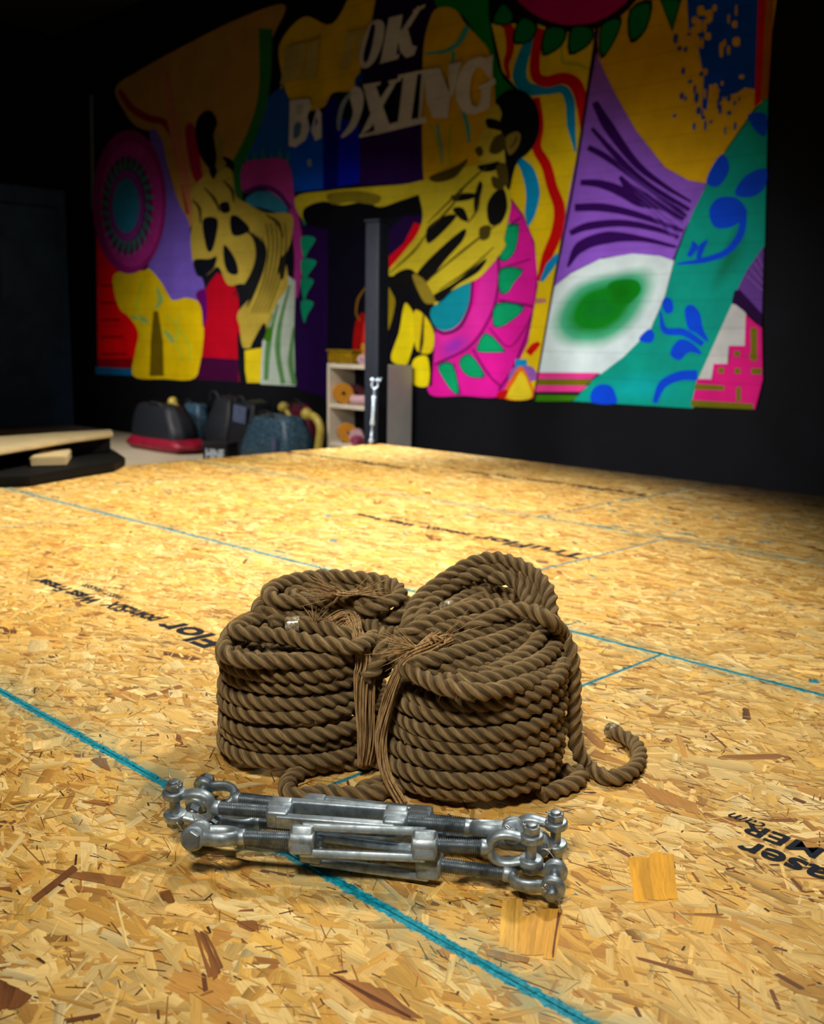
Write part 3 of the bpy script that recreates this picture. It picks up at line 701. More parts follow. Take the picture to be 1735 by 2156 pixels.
# left side fields
b.poly((245, 0, 8), [(203, 480), (260, 520), (300, 570), (300, 700), (295, 770), (206, 770)], False)
b.poly((150, 0, 12), [(206, 755), (292, 755), (292, 775), (206, 775)], False)
b.poly((10, 100, 150), [(200, 772), (290, 777), (290, 791), (202, 788)], False)
for i in range(5):
    b.poly((70, 0, 8), [(212, 600+i*36), (242+i*6, 600+i*36), (242+i*6, 603+i*36), (212, 603+i*36)], False)
b.poly((190, 140, 60), [(243, 185), (262, 235), (290, 268), (335, 285), (350, 340), (370, 410), (385, 450), (400, 480), (420, 420), (440, 360), (470, 330), (500, 335), (535, 270), (548, 200), (570, 90), (600, 10), (500, 40), (380, 100), (290, 150)])
b.stroke((150, 30, 20), [(252, 190), (275, 225), (310, 248), (345, 258), (370, 300), (385, 370), (398, 450)], [10, 16, 14, 16, 12])
b.stroke((200, 120, 80), [(350, 150), (362, 240), (375, 310), (390, 380), (402, 450)], [10, 22, 26, 20, 8])
b.poly((170, 15, 60), [(390, 270), (410, 268), (425, 360), (428, 385), (415, 388), (400, 350)])
b.poly((120, 92, 200), [(315, 285), (340, 292), (355, 365), (378, 430), (398, 470), (404, 535), (418, 570), (430, 600), (426, 632), (395, 634), (360, 640), (320, 590), (312, 560), (335, 480)])
b.poly((230, 195, 0), [(243, 575), (300, 570), (315, 566), (338, 592), (350, 612), (364, 632), (395, 627), (424, 642), (429, 690), (426, 740), (410, 796), (345, 798), (281, 792), (285, 740), (291, 700), (272, 668), (252, 650), (240, 612)])
b.stroke((110, 90, 0), [(328, 655), (330, 720), (330, 792)], [10, 26, 30])
for q in ([(330, 605), (338, 630), (328, 650)], [(275, 668), (300, 672), (312, 680)], [(345, 695), (358, 710), (365, 722)]): b.stroke((150, 185, 90), q, [5, 12, 6])
for q in ([(300, 590), (290, 640), (295, 690)], [(380, 660), (372, 710), (385, 760)], [(350, 660), (395, 720), (400, 760)]): b.stroke((200, 200, 30), q, [4, 7, 4])
b.poly((190, 0, 30), [(425, 625), (440, 596), (457, 574), (488, 588), (502, 620), (506, 690), (504, 803), (420, 798), (430, 700)], False)
b.poly((110, 0, 110), [(412, 620), (432, 610), (436, 660), (428, 690), (424, 650)])
b.poly((66, 0, 52), [(424, 752), (502, 757), (502, 803), (414, 799)], False)
b.poly((30, 90, 180), [(548, 225), (600, 185), (614, 280), (612, 345), (510, 340), (502, 325), (530, 285)])
for i in range(6):
    x = 512+i*18; b.poly((20, 130, 115), [(x, 340), (x+5, 305+(i % 2)*12), (x+12, 340)], False)
b.stroke((40, 115, 45), [(560, 60), (556, 190), (535, 270), (512, 320), (494, 345)], [30, 22, 20, 22, 14])
b.stroke((40, 110, 45), [(506, 325), (500, 380), (505, 440)], [16, 20, 12])
b.poly((34, 0, 66), [(622, 440), (692, 440), (692, 840), (622, 816)], False)
b.poly((8, 4, 26), [(690, 440), (822, 430), (822, 845), (690, 840)], False)
b.poly((36, 4, 70), [(812, 490), (868, 440), (893, 440), (880, 500), (820, 570)], False)
b.poly((225, 0, 25), [(872, 468), (892, 474), (880, 500), (853, 530), (815, 572), (813, 545), (850, 512)], False)
b.poly((0, 85, 215), [(608, 262), (680, 262), (680, 398), (620, 404), (610, 345)], False)
b.poly((0, 22, 205), [(680, 235), (756, 260), (760, 320), (757, 386), (680, 398)], False)
b.poly((0, 4, 130), [(682, 205), (712, 205), (712, 394), (682, 398)], False)
b.poly((150, 160, 175), [(647, 336), (655, 334), (656, 350), (648, 351)], False)
b.poly((230, 185, 0), [(590, 90), (640, 35), (700, 50), (750, -30), (805, -60), (796, 40), (762, 138), (748, 182), (738, 192), (700, 196), (682, 225), (640, 232), (608, 205), (592, 150)])
b.poly((30, 8, 60), [(802, -70), (935, -70), (905, 45), (890, 130), (884, 160), (745, 192), (772, 110)], False)
b.poly((0, 60, 150), [(748, 165), (762, 152), (760, 178), (750, 182)])
b.poly((46, 4, 86), [(757, 284), (890, 252), (893, 384), (757, 390)], False)
b.poly((0, 130, 30), [(925, -70), (1020, -70), (1030, 40), (1052, 150), (1085, 195), (1055, 225), (1030, 160), (1005, 80), (970, 30), (918, 12)])
b.poly((225, 175, 0), [(890, 130), (905, 40), (925, 16), (958, 20), (980, 50), (1010, 82), (1032, 115), (1042, 200), (1045, 300), (1035, 360), (990, 362), (930, 376), (893, 386)])
for q, w in (([(985, 55), (965, 90), (935, 108), (895, 113)], [14, 10, 5]), ([(955, 108), (952, 140)], [10, 5]), ([(975, 230), (985, 270), (988, 300)], [10, 9, 5]), ([(920, 260), (928, 310), (932, 345)], [5, 7, 3])): b.stroke((70, 175, 160), q, w)
for q in ([(905, 260), (922, 300), (930, 350)], [(950, 260), (945, 310), (950, 350)]): b.stroke((185, 175, 20), q, [5, 7, 4])
b.build('painted_backdrop', mural)

def petal_ring(p, col, cx, cy, r0x, r0y, r1x, r1y, n, ph=0):
    for i in range(n):
        a = ph+2*PI*i/n; w = 2*PI/n*.42
        p.poly(col, [(cx+r0x*math.cos(a-w), cy+r0y*math.sin(a-w)), (cx+r1x*math.cos(a+.1), cy+r1y*math.sin(a+.1)), (cx+r0x*math.cos(a+w), cy+r0y*math.sin(a+w))], False)
f = Paint(); f.ell((150, 30, 115), 272, 425, 78, 152); f.ell((185, 48, 145), 276, 430, 66, 132)
f.ell((110, 30, 110), 268, 432, 52, 104); petal_ring(f, (40, 140, 120), 268, 432, 40, 78, 60, 112, 26)
f.ell((150, 60, 160), 266, 433, 37, 76); f.ell((45, 145, 190), 265, 433, 28, 57); f.build('painted_flower', mural)
f = Paint()
f.poly((190, 62, 155), [(512, 346), (560, 334), (598, 335), (613, 360), (619, 405), (626, 450), (612, 446), (585, 415), (550, 396), (512, 404)])
f.poly((180, 52, 145), [(608, 430), (624, 436), (636, 500), (636, 560), (627, 625), (618, 610), (620, 540), (612, 470)])
f.stroke((90, 30, 110), [(515, 405), (550, 393), (585, 405), (612, 440)], 9)
f.poly((50, 135, 170), [(518, 418), (545, 402), (580, 410), (606, 442), (590, 450), (560, 440), (526, 432)])
for y, w in ((450, 24), (520, 26), (568, 28), (608, 22), (655, 22)): f.poly((10, 150, 110), [(634, y-20), (634+w+4, y-18), (634+w*.6, y+8), (640, y+24)], True)
f.build('painted_flower', mural)

bx = Paint()
bx.poly((185, 200, 185), [(560, 622), (600, 575), (622, 592), (619, 700), (622, 813), (548, 809), (552, 720), (575, 662)], False)
for q in ([(610, 600), (590, 680), (585, 740), (596, 808)], [(585, 640), (566, 720), (560, 800)], [(618, 690), (612, 760), (620, 810)]): bx.stroke((90, 140, 80), q, [4, 12, 10])
bx.poly((60, 120, 10), [(556, 695), (572, 690), (570, 718), (556, 715)])
bx.poly((190, 165, 60), [(402, 405), (428, 372), (445, 358), (450, 372), (470, 352), (489, 362), (496, 410), (520, 428), (560, 448), (614, 452), (613, 505), (602, 540), (606, 600), (582, 640), (562, 690), (546, 722), (512, 732), (505, 690), (500, 660), (528, 622), (512, 598), (480, 600), (460, 562), (440, 576), (420, 582), (408, 560), (401, 505), (406, 460)])
bx.poly((225, 200, 20), [(515, 738), (552, 732), (548, 806), (520, 806), (516, 780)], False)
bx.poly((165, 140, 55), [(446, 270), (462, 285), (472, 300), (468, 330), (476, 345), (462, 362), (448, 350), (440, 320)])
bx.poly(BLK, [(412, 262), (428, 236), (446, 236), (457, 258), (450, 285), (456, 330), (448, 358), (430, 342), (416, 312)])
for q in ([(427, 463), (458, 462), (453, 508), (444, 530), (434, 520)], [(485, 458), (500, 455), (526, 482), (505, 496), (488, 492)], [(472, 515), (495, 545), (501, 576), (482, 575), (472, 552)], [(408, 548), (440, 545), (456, 540), (450, 565), (428, 582), (414, 578)],
          [(462, 430), (480, 425), (484, 445), (468, 448)], [(445, 340), (456, 355), (450, 378), (440, 360)], [(540, 705), (556, 680), (560, 700), (545, 730), (528, 732)], [(590, 545), (608, 530), (602, 560), (595, 590), (586, 570)], [(500, 700), (512, 740), (516, 800), (504, 800)]): bx.poly((10, 14, 24), q)
for i in range(6): bx.stroke((22, 24, 26), [(505+i*9, 478+i*4), (534+i*5, 500+i*6), (541+i*2, 545+i*5), (520+i*2, 595+i*6), (490+i*6, 620+i*5)], [2, 6, 7, 6, 3])
for i in range(5): bx.stroke((60, 52, 20), [(560+i*10, 470), (566+i*9, 520), (556+i*8, 590), (530+i*8, 660)], [2, 3, 3, 2])
for q in ([(405, 420), (420, 440), (422, 470)], [(430, 395), (452, 420), (462, 445)], [(560, 452), (585, 470), (596, 500)], [(470, 380), (488, 400), (492, 425)]): bx.stroke((60, 50, 20), q, [3, 7, 3])
bx.build('painted_boxer', mural)

ft = Paint(); MG = (230, 22, 160)
ft.poly(MG, [(1066, 405), (1102, 452), (1126, 510), (1133, 565), (1126, 650), (1110, 720), (1078, 790), (1052, 834), (975, 833), (905, 830), (906, 770), (930, 700), (1000, 560), (1050, 470)])
ft.poly((225, 40, 165), [(915, 700), (990, 660), (1020, 560), (1048, 540), (1046, 600), (1030, 660), (985, 730), (918, 765)])
ft.blob([(930, 725), (975, 705), (985, 725), (940, 755)], [(.2, (160, 45, 185)), (1.2, (222, 40, 165))])
ft.poly((5, 145, 165), [(908, 650), (955, 612), (990, 588), (988, 635), (968, 680), (938, 697), (914, 684)])
for q, w in (([(1047, 520), (1050, 590), (1035, 660), (990, 728), (915, 768)], 5), ([(995, 590), (990, 640), (970, 686), (938, 702), (914, 692)], 7), ([(1055, 565), (1118, 545)], 3), ([(1050, 632), (1122, 645)], 5), ([(1030, 690), (1070, 730), (1100, 700), (1125, 650)], 3), ([(995, 735), (1030, 790), (1056, 815)], 4), ([(955, 765), (970, 830)], 3), ([(1066, 405), (1110, 470), (1132, 555), (1122, 660), (1085, 765), (1050, 822)], 5), ([(1062, 480), (1096, 458)], 4)): ft.stroke((120, 6, 95), q, w)
for q in ([(1262, 570), (1390, 520), (1370, 720), (1310, 820), (1240, 835), (1215, 730)], [(1235, 935), (1430, 940), (1350, 1060), (1300, 1140), (1230, 1135)], [(1200, 1260), (1440, 1295), (1270, 1450), (1170, 1450)],
          [(1100, 1540), (1255, 1690), (1180, 1710), (1030, 1705), (1020, 1650)], [(940, 1740), (1070, 1930), (920, 1930), (845, 1810)], [(650, 1850), (770, 1830), (830, 2090), (760, 2060), (680, 1940)]):
    q = [(780+x/4.49, 360+y/4.49) for x, y in q]; c = np.mean(q, 0); o = [tuple(c+(np.array(p)-c)*1.13) for p in q]
    ft.poly((0, 70, 70), o, True, 3); ft.poly((0, 165, 105), q, True, 3)
ft.poly((0, 165, 105), [(1055, 478), (1075, 468), (1068, 490)], False)
ft.build('painted_flower', mural)

wv = Paint()
wv.poly(YEL, [(1035, 50), (1262, 50), (1232, 240), (1200, 400), (1165, 590), (1122, 838), (1056, 834), (1080, 790), (1112, 720), (1133, 600), (1126, 510), (1102, 452), (1068, 405), (1085, 350), (1130, 290), (1100, 200), (1058, 150)], False)
CN = (0, 150, 205); RD = (215, 6, 4)
wv.stroke(RD, [(1058, 50), (1072, 62), (1074, 105), (1066, 135), (1072, 165)], [12, 22, 16, 12, 6])
wv.stroke(CN, [(1118, 80), (1102, 120), (1094, 160), (1110, 186), (1150, 190), (1185, 188), (1200, 215), (1203, 265), (1212, 320)], [22, 24, 30, 28, 18, 18, 20, 18, 4])
wv.stroke(RD, [(1140, 60), (1128, 110), (1128, 158), (1150, 172), (1185, 165), (1212, 178), (1226, 220), (1226, 275)], [22, 20, 22, 24, 24, 28, 26, 8])
wv.stroke((190, 190, 40), [(1182, 100), (1186, 130), (1215, 135), (1240, 145)], [4, 10, 8, 5])
wv.stroke(RD, [(1130, 205), (1136, 262), (1130, 310), (1150, 348), (1163, 395), (1178, 440), (1172, 490), (1152, 540), (1136, 592)], [14, 18, 20, 22, 22, 24, 24, 22, 12])
wv.stroke(CN, [(1092, 335), (1112, 362), (1122, 405), (1116, 450), (1112, 475)], [14, 28, 30, 22, 4])
wv.stroke(CN, [(1176, 536), (1158, 560), (1140, 592)], [10, 18, 8])
wv.stroke((200, 130, 110), [(1128, 634), (1150, 632)], [12, 8]); wv.stroke(RD, [(1112, 745), (1125, 730), (1136, 722)], [14, 16, 8])
wv.stroke(CN, [(1085, 765), (1110, 765)], [18, 16]); wv.poly((150, 100, 190), [(1080, 775), (1120, 772), (1128, 800), (1075, 805)])
wv.poly((240, 110, 5), [(1060, 838), (1080, 790), (1098, 772), (1115, 800), (1122, 838)]); wv.poly((240, 215, 40), [(1068, 838), (1085, 800), (1098, 782), (1110, 800), (1118, 838)])
wv.poly((200, 10, 10), [(1050, 825), (1070, 822), (1062, 838), (1046, 836)])
wv.build('painted_waves', mural)

b = Paint()
b.poly(OCH, [(1252, 0), (1640, -40), (1606, 215), (1590, 226), (1530, 312), (1489, 386), (1450, 380), (1400, 352), (1340, 276), (1290, 192), (1262, 130)], False)
BL = (0, 75, 205)
b.poly(BL, [(1446, -20), (1598, -30), (1590, 188), (1568, 184), (1552, 196), (1534, 200), (1524, 208), (1510, 180), (1494, 178), (1488, 232), (1478, 228), (1482, 160), (1470, 100), (1450, 62)], False)
rg = random.Random(4)
for i in range(34):
    x = rg.uniform(1452, 1570); y = rg.uniform(5, 190); w = rg.uniform(4, 14); h = rg.uniform(6, 26)
    if x < 1530-(y-60)*.1 or rg.random() < .35: b.poly((215, 165, 10), [(x, y), (x+w, y-2), (x+w, y+h), (x, y+h)], True, 2)
for i in range(46):
    x = rg.uniform(1415, 1560); y = rg.uniform(70, 275); w = rg.uniform(3, 9); h = rg.uniform(4, 18)
    if y < 290-(abs(x-1500))*.5 and (x < 1480 or y > 190): b.poly((20, 70, 170), [(x, y), (x+w, y-2), (x+w*.8, y+h), (x, y+h)], True, 2)
b.poly((205, 10, 25), [(1597, -30), (1614, -30), (1601, 215), (1588, 226)], False); b.poly((170, 95, 10), [(1614, -30), (1632, -30), (1617, 205), (1601, 215)], False)
b.poly((150, 92, 215), [(1256, 110), (1268, 142), (1296, 200), (1340, 277), (1400, 353), (1450, 380), (1487, 387), (1470, 430), (1442, 482), (1416, 548), (1350, 536), (1270, 542), (1203, 573), (1165, 606), (1200, 400), (1232, 240)], False)
DP = (52, 0, 92)
for q, w in (([(1252, 215), (1282, 268), (1340, 345), (1400, 392), (1455, 425)], [14, 24, 16, 10, 5]), ([(1246, 270), (1300, 330), (1360, 385), (1452, 442)], [8, 14, 12, 8]), ([(1238, 310), (1275, 330), (1330, 370), (1390, 412), (1445, 456)], [12, 14, 10, 14, 8]), ([(1305, 372), (1335, 405), (1385, 430), (1440, 462)], [8, 26, 18, 8]),
             ([(1222, 384), (1262, 387), (1305, 402), (1345, 428), (1395, 440)], [12, 17, 22, 14, 4]), ([(1210, 437), (1270, 437), (1340, 452), (1438, 486)], [16, 18, 14, 8]), ([(1200, 491), (1240, 476), (1310, 470), (1380, 482), (1430, 500)], [12, 17, 15, 12, 6]), ([(1195, 562), (1222, 520), (1280, 500), (1350, 503), (1424, 520)], [5, 24, 26, 12, 6])): b.stroke(DP, q, w)
for i in range(6): b.stroke((105, 60, 165), [(1300+i*12, 345+i*20), (1370+i*6, 400+i*16), (1446-i*4, 446+i*12)], [1, 3, 3])
b.poly((222, 240, 240), [(1164, 606), (1203, 575), (1262, 546), (1332, 534), (1390, 539), (1419, 549), (1400, 622), (1370, 692), (1322, 746), (1266, 787), (1132, 787), (1150, 700)], False)
b.blob([(1190, 645), (1225, 605), (1290, 585), (1345, 580), (1358, 610), (1325, 675), (1270, 712), (1205, 712), (1180, 685)], [(.25, (0, 120, 30)), (.62, (0, 130, 15)), (.95, (70, 175, 130)), (1.32, (222, 240, 240))])
b.blob([(1290, 600), (1330, 595), (1340, 615), (1310, 640), (1285, 630)], [(.3, (0, 115, 0)), (1.3, (0, 128, 20))])
TL = (0, 160, 140)
b.poly(TL, [(1617, 205), (1592, 228), (1532, 314), (1489, 387), (1457, 450), (1421, 547), (1401, 622), (1370, 694), (1312, 752), (1252, 797), (1205, 845), (1460, 860), (1482, 800), (1541, 640), (1572, 570), (1610, 520)], False)
b.blob([(1290, 790), (1400, 780), (1440, 840), (1250, 845)], [(.2, (0, 178, 178)), (1.0, TL)])
b.blob([(1520, 520), (1560, 450), (1580, 520), (1530, 600), (1490, 620)], [(.2, (0, 128, 95)), (1.0, TL)])
for q in ([(1487, 385), (1500, 350), (1520, 325), (1534, 340), (1533, 365), (1512, 392)], [(1575, 242), (1612, 240), (1612, 285), (1590, 275)], [(1547, 408), (1570, 370), (1612, 355), (1610, 395), (1580, 415)], [(1493, 445), (1510, 418), (1545, 415), (1567, 432), (1570, 455), (1540, 478), (1505, 478)],
          [(1394, 640), (1402, 626), (1415, 632), (1417, 655), (1402, 660)], [(1442, 650), (1458, 642), (1474, 660), (1480, 690), (1492, 720), (1465, 702), (1448, 690)], [(1412, 738), (1430, 715), (1455, 720), (1478, 745), (1450, 742), (1432, 758), (1415, 752)], [(1345, 715), (1366, 693), (1378, 704), (1370, 722)],
          [(1245, 825), (1262, 810), (1285, 812), (1296, 830), (1296, 850), (1248, 848)]): b.poly((0, 72, 225), q)
for q, w in (([(1566, 440), (1560, 490), (1530, 530), (1480, 548), (1425, 556)], [14, 16, 14, 12, 4]), ([(1450, 540), (1462, 520), (1458, 508)], [10, 16, 4]), ([(1470, 545), (1478, 520), (1490, 505)], [10, 14, 4]), ([(1390, 655), (1400, 695), (1440, 700), (1480, 725)], [4, 14, 16, 12]), ([(1378, 848), (1395, 810), (1430, 792), (1468, 790)], [10, 18, 20, 22])): b.stroke((0, 72, 225), q, w)
b.poly((205, 205, 200), [(1541, 640), (1556, 642), (1572, 662), (1568, 728), (1534, 730), (1532, 768), (1502, 770), (1498, 798), (1468, 802)], False)
b.poly((105, 62, 150), [(1608, 518), (1572, 570), (1546, 622), (1580, 650), (1604, 672)], False); b.poly((40, 0, 62), [(1546, 612), (1558, 610), (1604, 660), (1604, 690), (1585, 670), (1541, 635)], False)
for i in range(4): b.stroke((140, 95, 180), [(1572+i*8, 580-i*14), (1606, 612-i*16)], 2.5)
b.poly((225, 22, 125), [(1570, 662), (1590, 680), (1604, 690), (1606, 800), (1590, 862), (1456, 852), (1468, 798), (1500, 798), (1502, 766), (1535, 766), (1535, 728), (1568, 728)], False)
OG = (115, 110, 0)
for x, y in ((1552, 745), (1518, 780), (1553, 781), (1584, 750)): b.poly(OG, [(x-6, y-6), (x+6, y-6), (x+6, y+6), (x-6, y+6)], False)
for q in ([(1464, 808), (1525, 812), (1525, 822), (1462, 820)], [(1455, 842), (1586, 850), (1586, 862), (1455, 856)], [(1550, 815), (1560, 815), (1560, 845), (1550, 845)], [(1580, 690), (1594, 690), (1594, 760), (1582, 760)], [(1582, 775), (1604, 776), (1604, 788), (1582, 788)]): b.poly(OG, q, False)
for c, y in (((240, 60, 150), 784), (OG, 798), ((240, 60, 150), 811), ((60, 130, 0), 831)): b.poly(c, [(1130, y), (1262-(y-784)*.9, y+1), (1245-(y-784)*.9, y+14), (1127, y+14)], False)
b.stroke((40, 20, 60), [(1260, 40), (1244, 150), (1205, 400), (1166, 600), (1124, 838)], [8, 7, 5, 4, 3])
b.build('painted_panel', mural)

ft = Paint(); ft.ell((25, 5, 20), 1206, -98, 166, 166); ft.ell((190, 0, 110), 1206, -102, 155, 155)
for q in ([(1040, 45), (1058, 10), (1078, 30), (1070, 50)], [(1083, 86), (1098, 40), (1128, 55), (1115, 84)], [(1145, 112), (1152, 62), (1188, 64), (1180, 95)], [(1202, 110), (1206, 60), (1244, 62), (1240, 90)], [(1268, 116), (1268, 55), (1304, 42), (1295, 80)], [(1330, 82), (1328, 25), (1368, 8), (1358, 60)], [(1415, 60), (1392, 0), (1432, 0)]):
    c = np.mean(q, 0); ft.poly((4, 30, 22), [tuple(c+(np.array(p)-c)*1.2) for p in q], True, 3); ft.poly((0, 120, 60), q, True, 3)
ft.build('painted_flower', mural)

bx = Paint()
bx.poly((215, 195, 40), [(622, 415), (690, 402), (760, 395), (850, 388), (905, 380), (925, 420), (900, 446), (840, 450), (760, 455), (690, 470), (640, 465)])
bx.poly(BLK, [(640, 440), (680, 424), (720, 432), (770, 424), (800, 436), (850, 420), (900, 408), (918, 440), (880, 452), (830, 455), (780, 462), (760, 478), (690, 482), (645, 470)])
bx.poly((140, 125, 25), [(690, 408), (750, 402), (800, 412), (790, 430), (740, 425), (700, 430)])
bx.poly((215, 195, 40), [(882, 388), (930, 366), (985, 350), (1020, 345), (1050, 368), (1068, 392), (1076, 430), (1062, 500), (1062, 522), (1012, 582), (970, 602), (930, 625), (915, 642), (880, 602), (850, 582), (814, 577), (850, 530), (880, 490), (890, 450)])
bx.poly((205, 182, 50), [(1046, 220), (1064, 240), (1066, 300), (1070, 350), (1072, 390), (1045, 385), (1030, 352), (1006, 356), (1011, 322), (1000, 312), (1011, 286), (1021, 270), (1018, 250), (1030, 232)])
bx.poly(BLK, [(1046, 212), (1058, 197), (1080, 188), (1106, 195), (1126, 216), (1136, 252), (1131, 290), (1114, 320), (1090, 340), (1080, 368), (1072, 400), (1062, 380), (1064, 345), (1060, 300), (1052, 262), (1056, 238)])
bx.poly((140, 122, 40), [(1064, 292), (1084, 277), (1096, 284), (1090, 310), (1072, 326)]); bx.stroke((60, 50, 15), [(1074, 312), (1086, 296), (1088, 286)], [2, 4, 2])
DK = (14, 14, 12); BR = (80, 68, 14)
for c, q in ((DK, [(1024, 250), (1050, 254), (1060, 275), (1040, 272), (1026, 268)]), (BR, [(1040, 290), (1060, 282), (1064, 310), (1045, 325), (1030, 318)]), (DK, [(1005, 350), (1030, 344), (1052, 340), (1048, 356), (1020, 362)]), (BR, [(1000, 314), (1012, 308), (1018, 322), (1008, 330)]), (BR, [(1045, 350), (1065, 345), (1070, 390), (1052, 380)]),
             (BR, [(905, 372), (960, 350), (985, 335), (960, 372), (920, 384)]), (DK, [(945, 452), (960, 458), (905, 512), (898, 484), (920, 462)]), (DK, [(880, 572), (930, 520), (978, 482), (975, 505), (940, 545), (902, 592), (885, 590)]), (DK, [(1026, 430), (1044, 402), (1062, 400), (1068, 440), (1052, 472), (1030, 470)]),
             (BR, [(1010, 480), (1032, 475), (1030, 500), (1012, 505)]), (DK, [(953, 440), (975, 438), (986, 465), (970, 462)]), (DK, [(908, 625), (958, 594), (1022, 545), (1008, 572), (960, 602), (928, 634)]), (DK, [(815, 600), (835, 575), (862, 566), (882, 582), (900, 612), (908, 640), (895, 648), (862, 605), (830, 620)]),
             (DK, [(950, 412), (985, 406), (1006, 410), (990, 420), (958, 424)]), (DK, [(1008, 384), (1016, 390), (1008, 430), (1000, 450), (998, 420)]), (BR, [(1035, 372), (1058, 380), (1060, 398), (1040, 396)])): bx.poly(c, q)
for q in ([(900, 470), (940, 430), (1000, 372), (1025, 352)], [(905, 480), (945, 440), (975, 400)], [(820, 575), (870, 530), (900, 490)], [(895, 595), (950, 548), (1010, 500), (1050, 470)], [(925, 610), (985, 570), (1040, 520)], [(985, 470), (1005, 440), (1012, 400)]): bx.stroke(BR, q, [2, 5, 2])
# trunks and legs
bx.poly(BLK, [(812, 605), (850, 600), (890, 640), (915, 700), (908, 812), (868, 812), (850, 790), (822, 700), (812, 700)], False)
bx.poly((150, 130, 15), [(812, 604), (826, 618), (832, 640), (820, 690), (812, 692)]); bx.poly((240, 220, 15), [(852, 640), (868, 655), (878, 690), (868, 735), (856, 768), (838, 768), (823, 752), (840, 700)])
bx.poly((225, 200, 20), [(872, 655), (895, 665), (914, 702), (908, 742), (880, 740), (872, 712)]); bx.poly((240, 220, 15), [(872, 756), (900, 752), (902, 810), (872, 810), (866, 785)])
bx.poly((150, 130, 35), [(868, 580), (892, 588), (916, 630), (908, 640), (890, 632)]); bx.stroke((60, 50, 15), [(892, 660), (888, 720), (884, 745)], [3, 8, 4])
bx.poly((170, 10, 8), [(748, 680), (768, 660), (776, 720), (772, 760), (744, 760)]); bx.stroke((130, 90, 20), [(770, 605), (754, 630), (750, 660), (758, 675)], [4, 5, 5, 3])
bx.build('painted_boxer', mural)

lt = Paint(); WH = (222, 216, 208)
for q in ([(819, 37), (848, 30), (833, 122), (801, 131)], [(812, 122), (842, 113), (838, 124), (797, 135)], [(846, 62), (880, 12), (887, 17), (862, 58)], [(868, 22), (896, 8), (894, 16), (874, 26)], [(836, 66), (858, 58), (868, 95), (878, 98), (872, 116), (855, 122), (842, 108)]): lt.poly(WH, q, False)
lt.poly(WH, [(780, 50), (798, 41), (809, 52), (807, 83), (794, 120), (778, 140), (763, 143), (757, 124), (765, 87)]); lt.poly((30, 8, 60), [(783, 52), (790, 56), (785, 90), (776, 124), (768, 132), (765, 116), (773, 83)])
YW2 = (200, 175, 95)
for q in ([(732, 68), (748, 65), (735, 147), (716, 145)], [(750, 66), (772, 58), (756, 124), (746, 128)], [(603, 100), (624, 92), (612, 170), (590, 178)], [(625, 92), (646, 88), (633, 168), (613, 172)], [(650, 90), (673, 78), (666, 165), (640, 168)], [(600, 176), (590, 190), (592, 180)]): lt.poly(YW2, q, False)
lt.build('painted_word', mural); lt = Paint()
lt.poly(WH, [(610, 212), (651, 207), (656, 222), (647, 245), (652, 270), (643, 295), (622, 310), (608, 307)], False)
lt.poly((190, 190, 170), [(625, 222), (639, 219), (635, 239), (623, 240)]); lt.poly((90, 120, 170), [(620, 262), (634, 259), (631, 285), (618, 291)])
lt.poly(WH, [(668, 225), (677, 238), (677, 290), (664, 297), (655, 275), (661, 250)], False); lt.poly((0, 85, 215), [(665, 245), (670, 255), (662, 270)], False)
lt.poly(WH, [(745, 183), (760, 187), (766, 207), (761, 238), (747, 270), (726, 288), (718, 287), (735, 262), (743, 235), (736, 200)]); lt.stroke((150, 165, 185), [(738, 195), (722, 220), (714, 250), (713, 275)], [6, 10, 10, 6])
for q in ([(765, 181), (790, 177), (818, 256), (823, 270), (790, 276), (777, 228)], [(826, 170), (838, 168), (800, 234), (780, 270), (759, 284), (786, 228)], [(764, 178), (802, 172), (800, 179), (766, 186)], [(818, 170), (845, 164), (843, 171), (818, 176)], [(756, 284), (790, 276), (790, 283), (756, 290)], [(850, 156), (880, 149), (866, 252), (838, 258)], [(838, 158), (892, 147), (890, 154), (838, 166)],
          [(786, 275), (830, 258), (896, 246), (897, 258), (790, 284)], [(888, 150), (894, 148), (886, 257), (880, 260)], [(892, 147), (926, 142), (948, 200), (943, 248), (912, 248), (898, 214)], [(944, 136), (972, 129), (952, 205), (947, 200)]): lt.poly(WH, q, False)
lt.poly(WH, [(988, 126), (1012, 118), (1024, 124), (1038, 114), (1036, 168), (1026, 160), (1014, 142), (1002, 142), (992, 165), (988, 200), (994, 222), (1004, 224), (1012, 212), (1014, 188), (1004, 184), (1042, 164), (1044, 176), (1034, 182), (1031, 226), (1000, 241), (975, 236), (960, 212), (959, 180), (970, 146)], False)
lt.build('painted_word', mural)

# ------------------------------------------------------------------ corner post and hanging turnbuckle
pp = np.array([PX0-.075, PY1+.035])
pb = empty('ring_post', 'square black ring corner post standing at the far corner of the platform', 'post', (pp[0], pp[1], ZF))
def rel(o, p): o.matrix_parent_inverse = T(-Vector(p)); return o
pz = (pp[0], pp[1], ZF); pm = T((pp[0], pp[1], 0)) @ Rot(8, 'Z')
bm = bmesh.new(); box(bm, -.058, .058, -.058, .058, ZF+.012, 1.43, .012, pm); rel(obj('post', bm, MAT['postm'], pb), pz)
bm = bmesh.new(); box(bm, -.11, .11, -.11, .11, ZF, ZF+.0118, .003, pm); rel(obj('base_plate', bm, MAT['postm'], pb), pz)
bm = bmesh.new(); box(bm, -.063, .063, -.063, .063, 1.4303, 1.445, .004, pm); rel(obj('post_cap', bm, MAT['postm'], pb), pz)
Dp = float(np.array([pp[0], pp[1], 0]) @ Q)-.14
ha, hb = pt(782, 928, Dp-.02), pt(790, 800, Dp-.02)
bm = bmesh.new(); e = pt(790, 800, Dp+.06); c = (np.array(e)+hb)/2
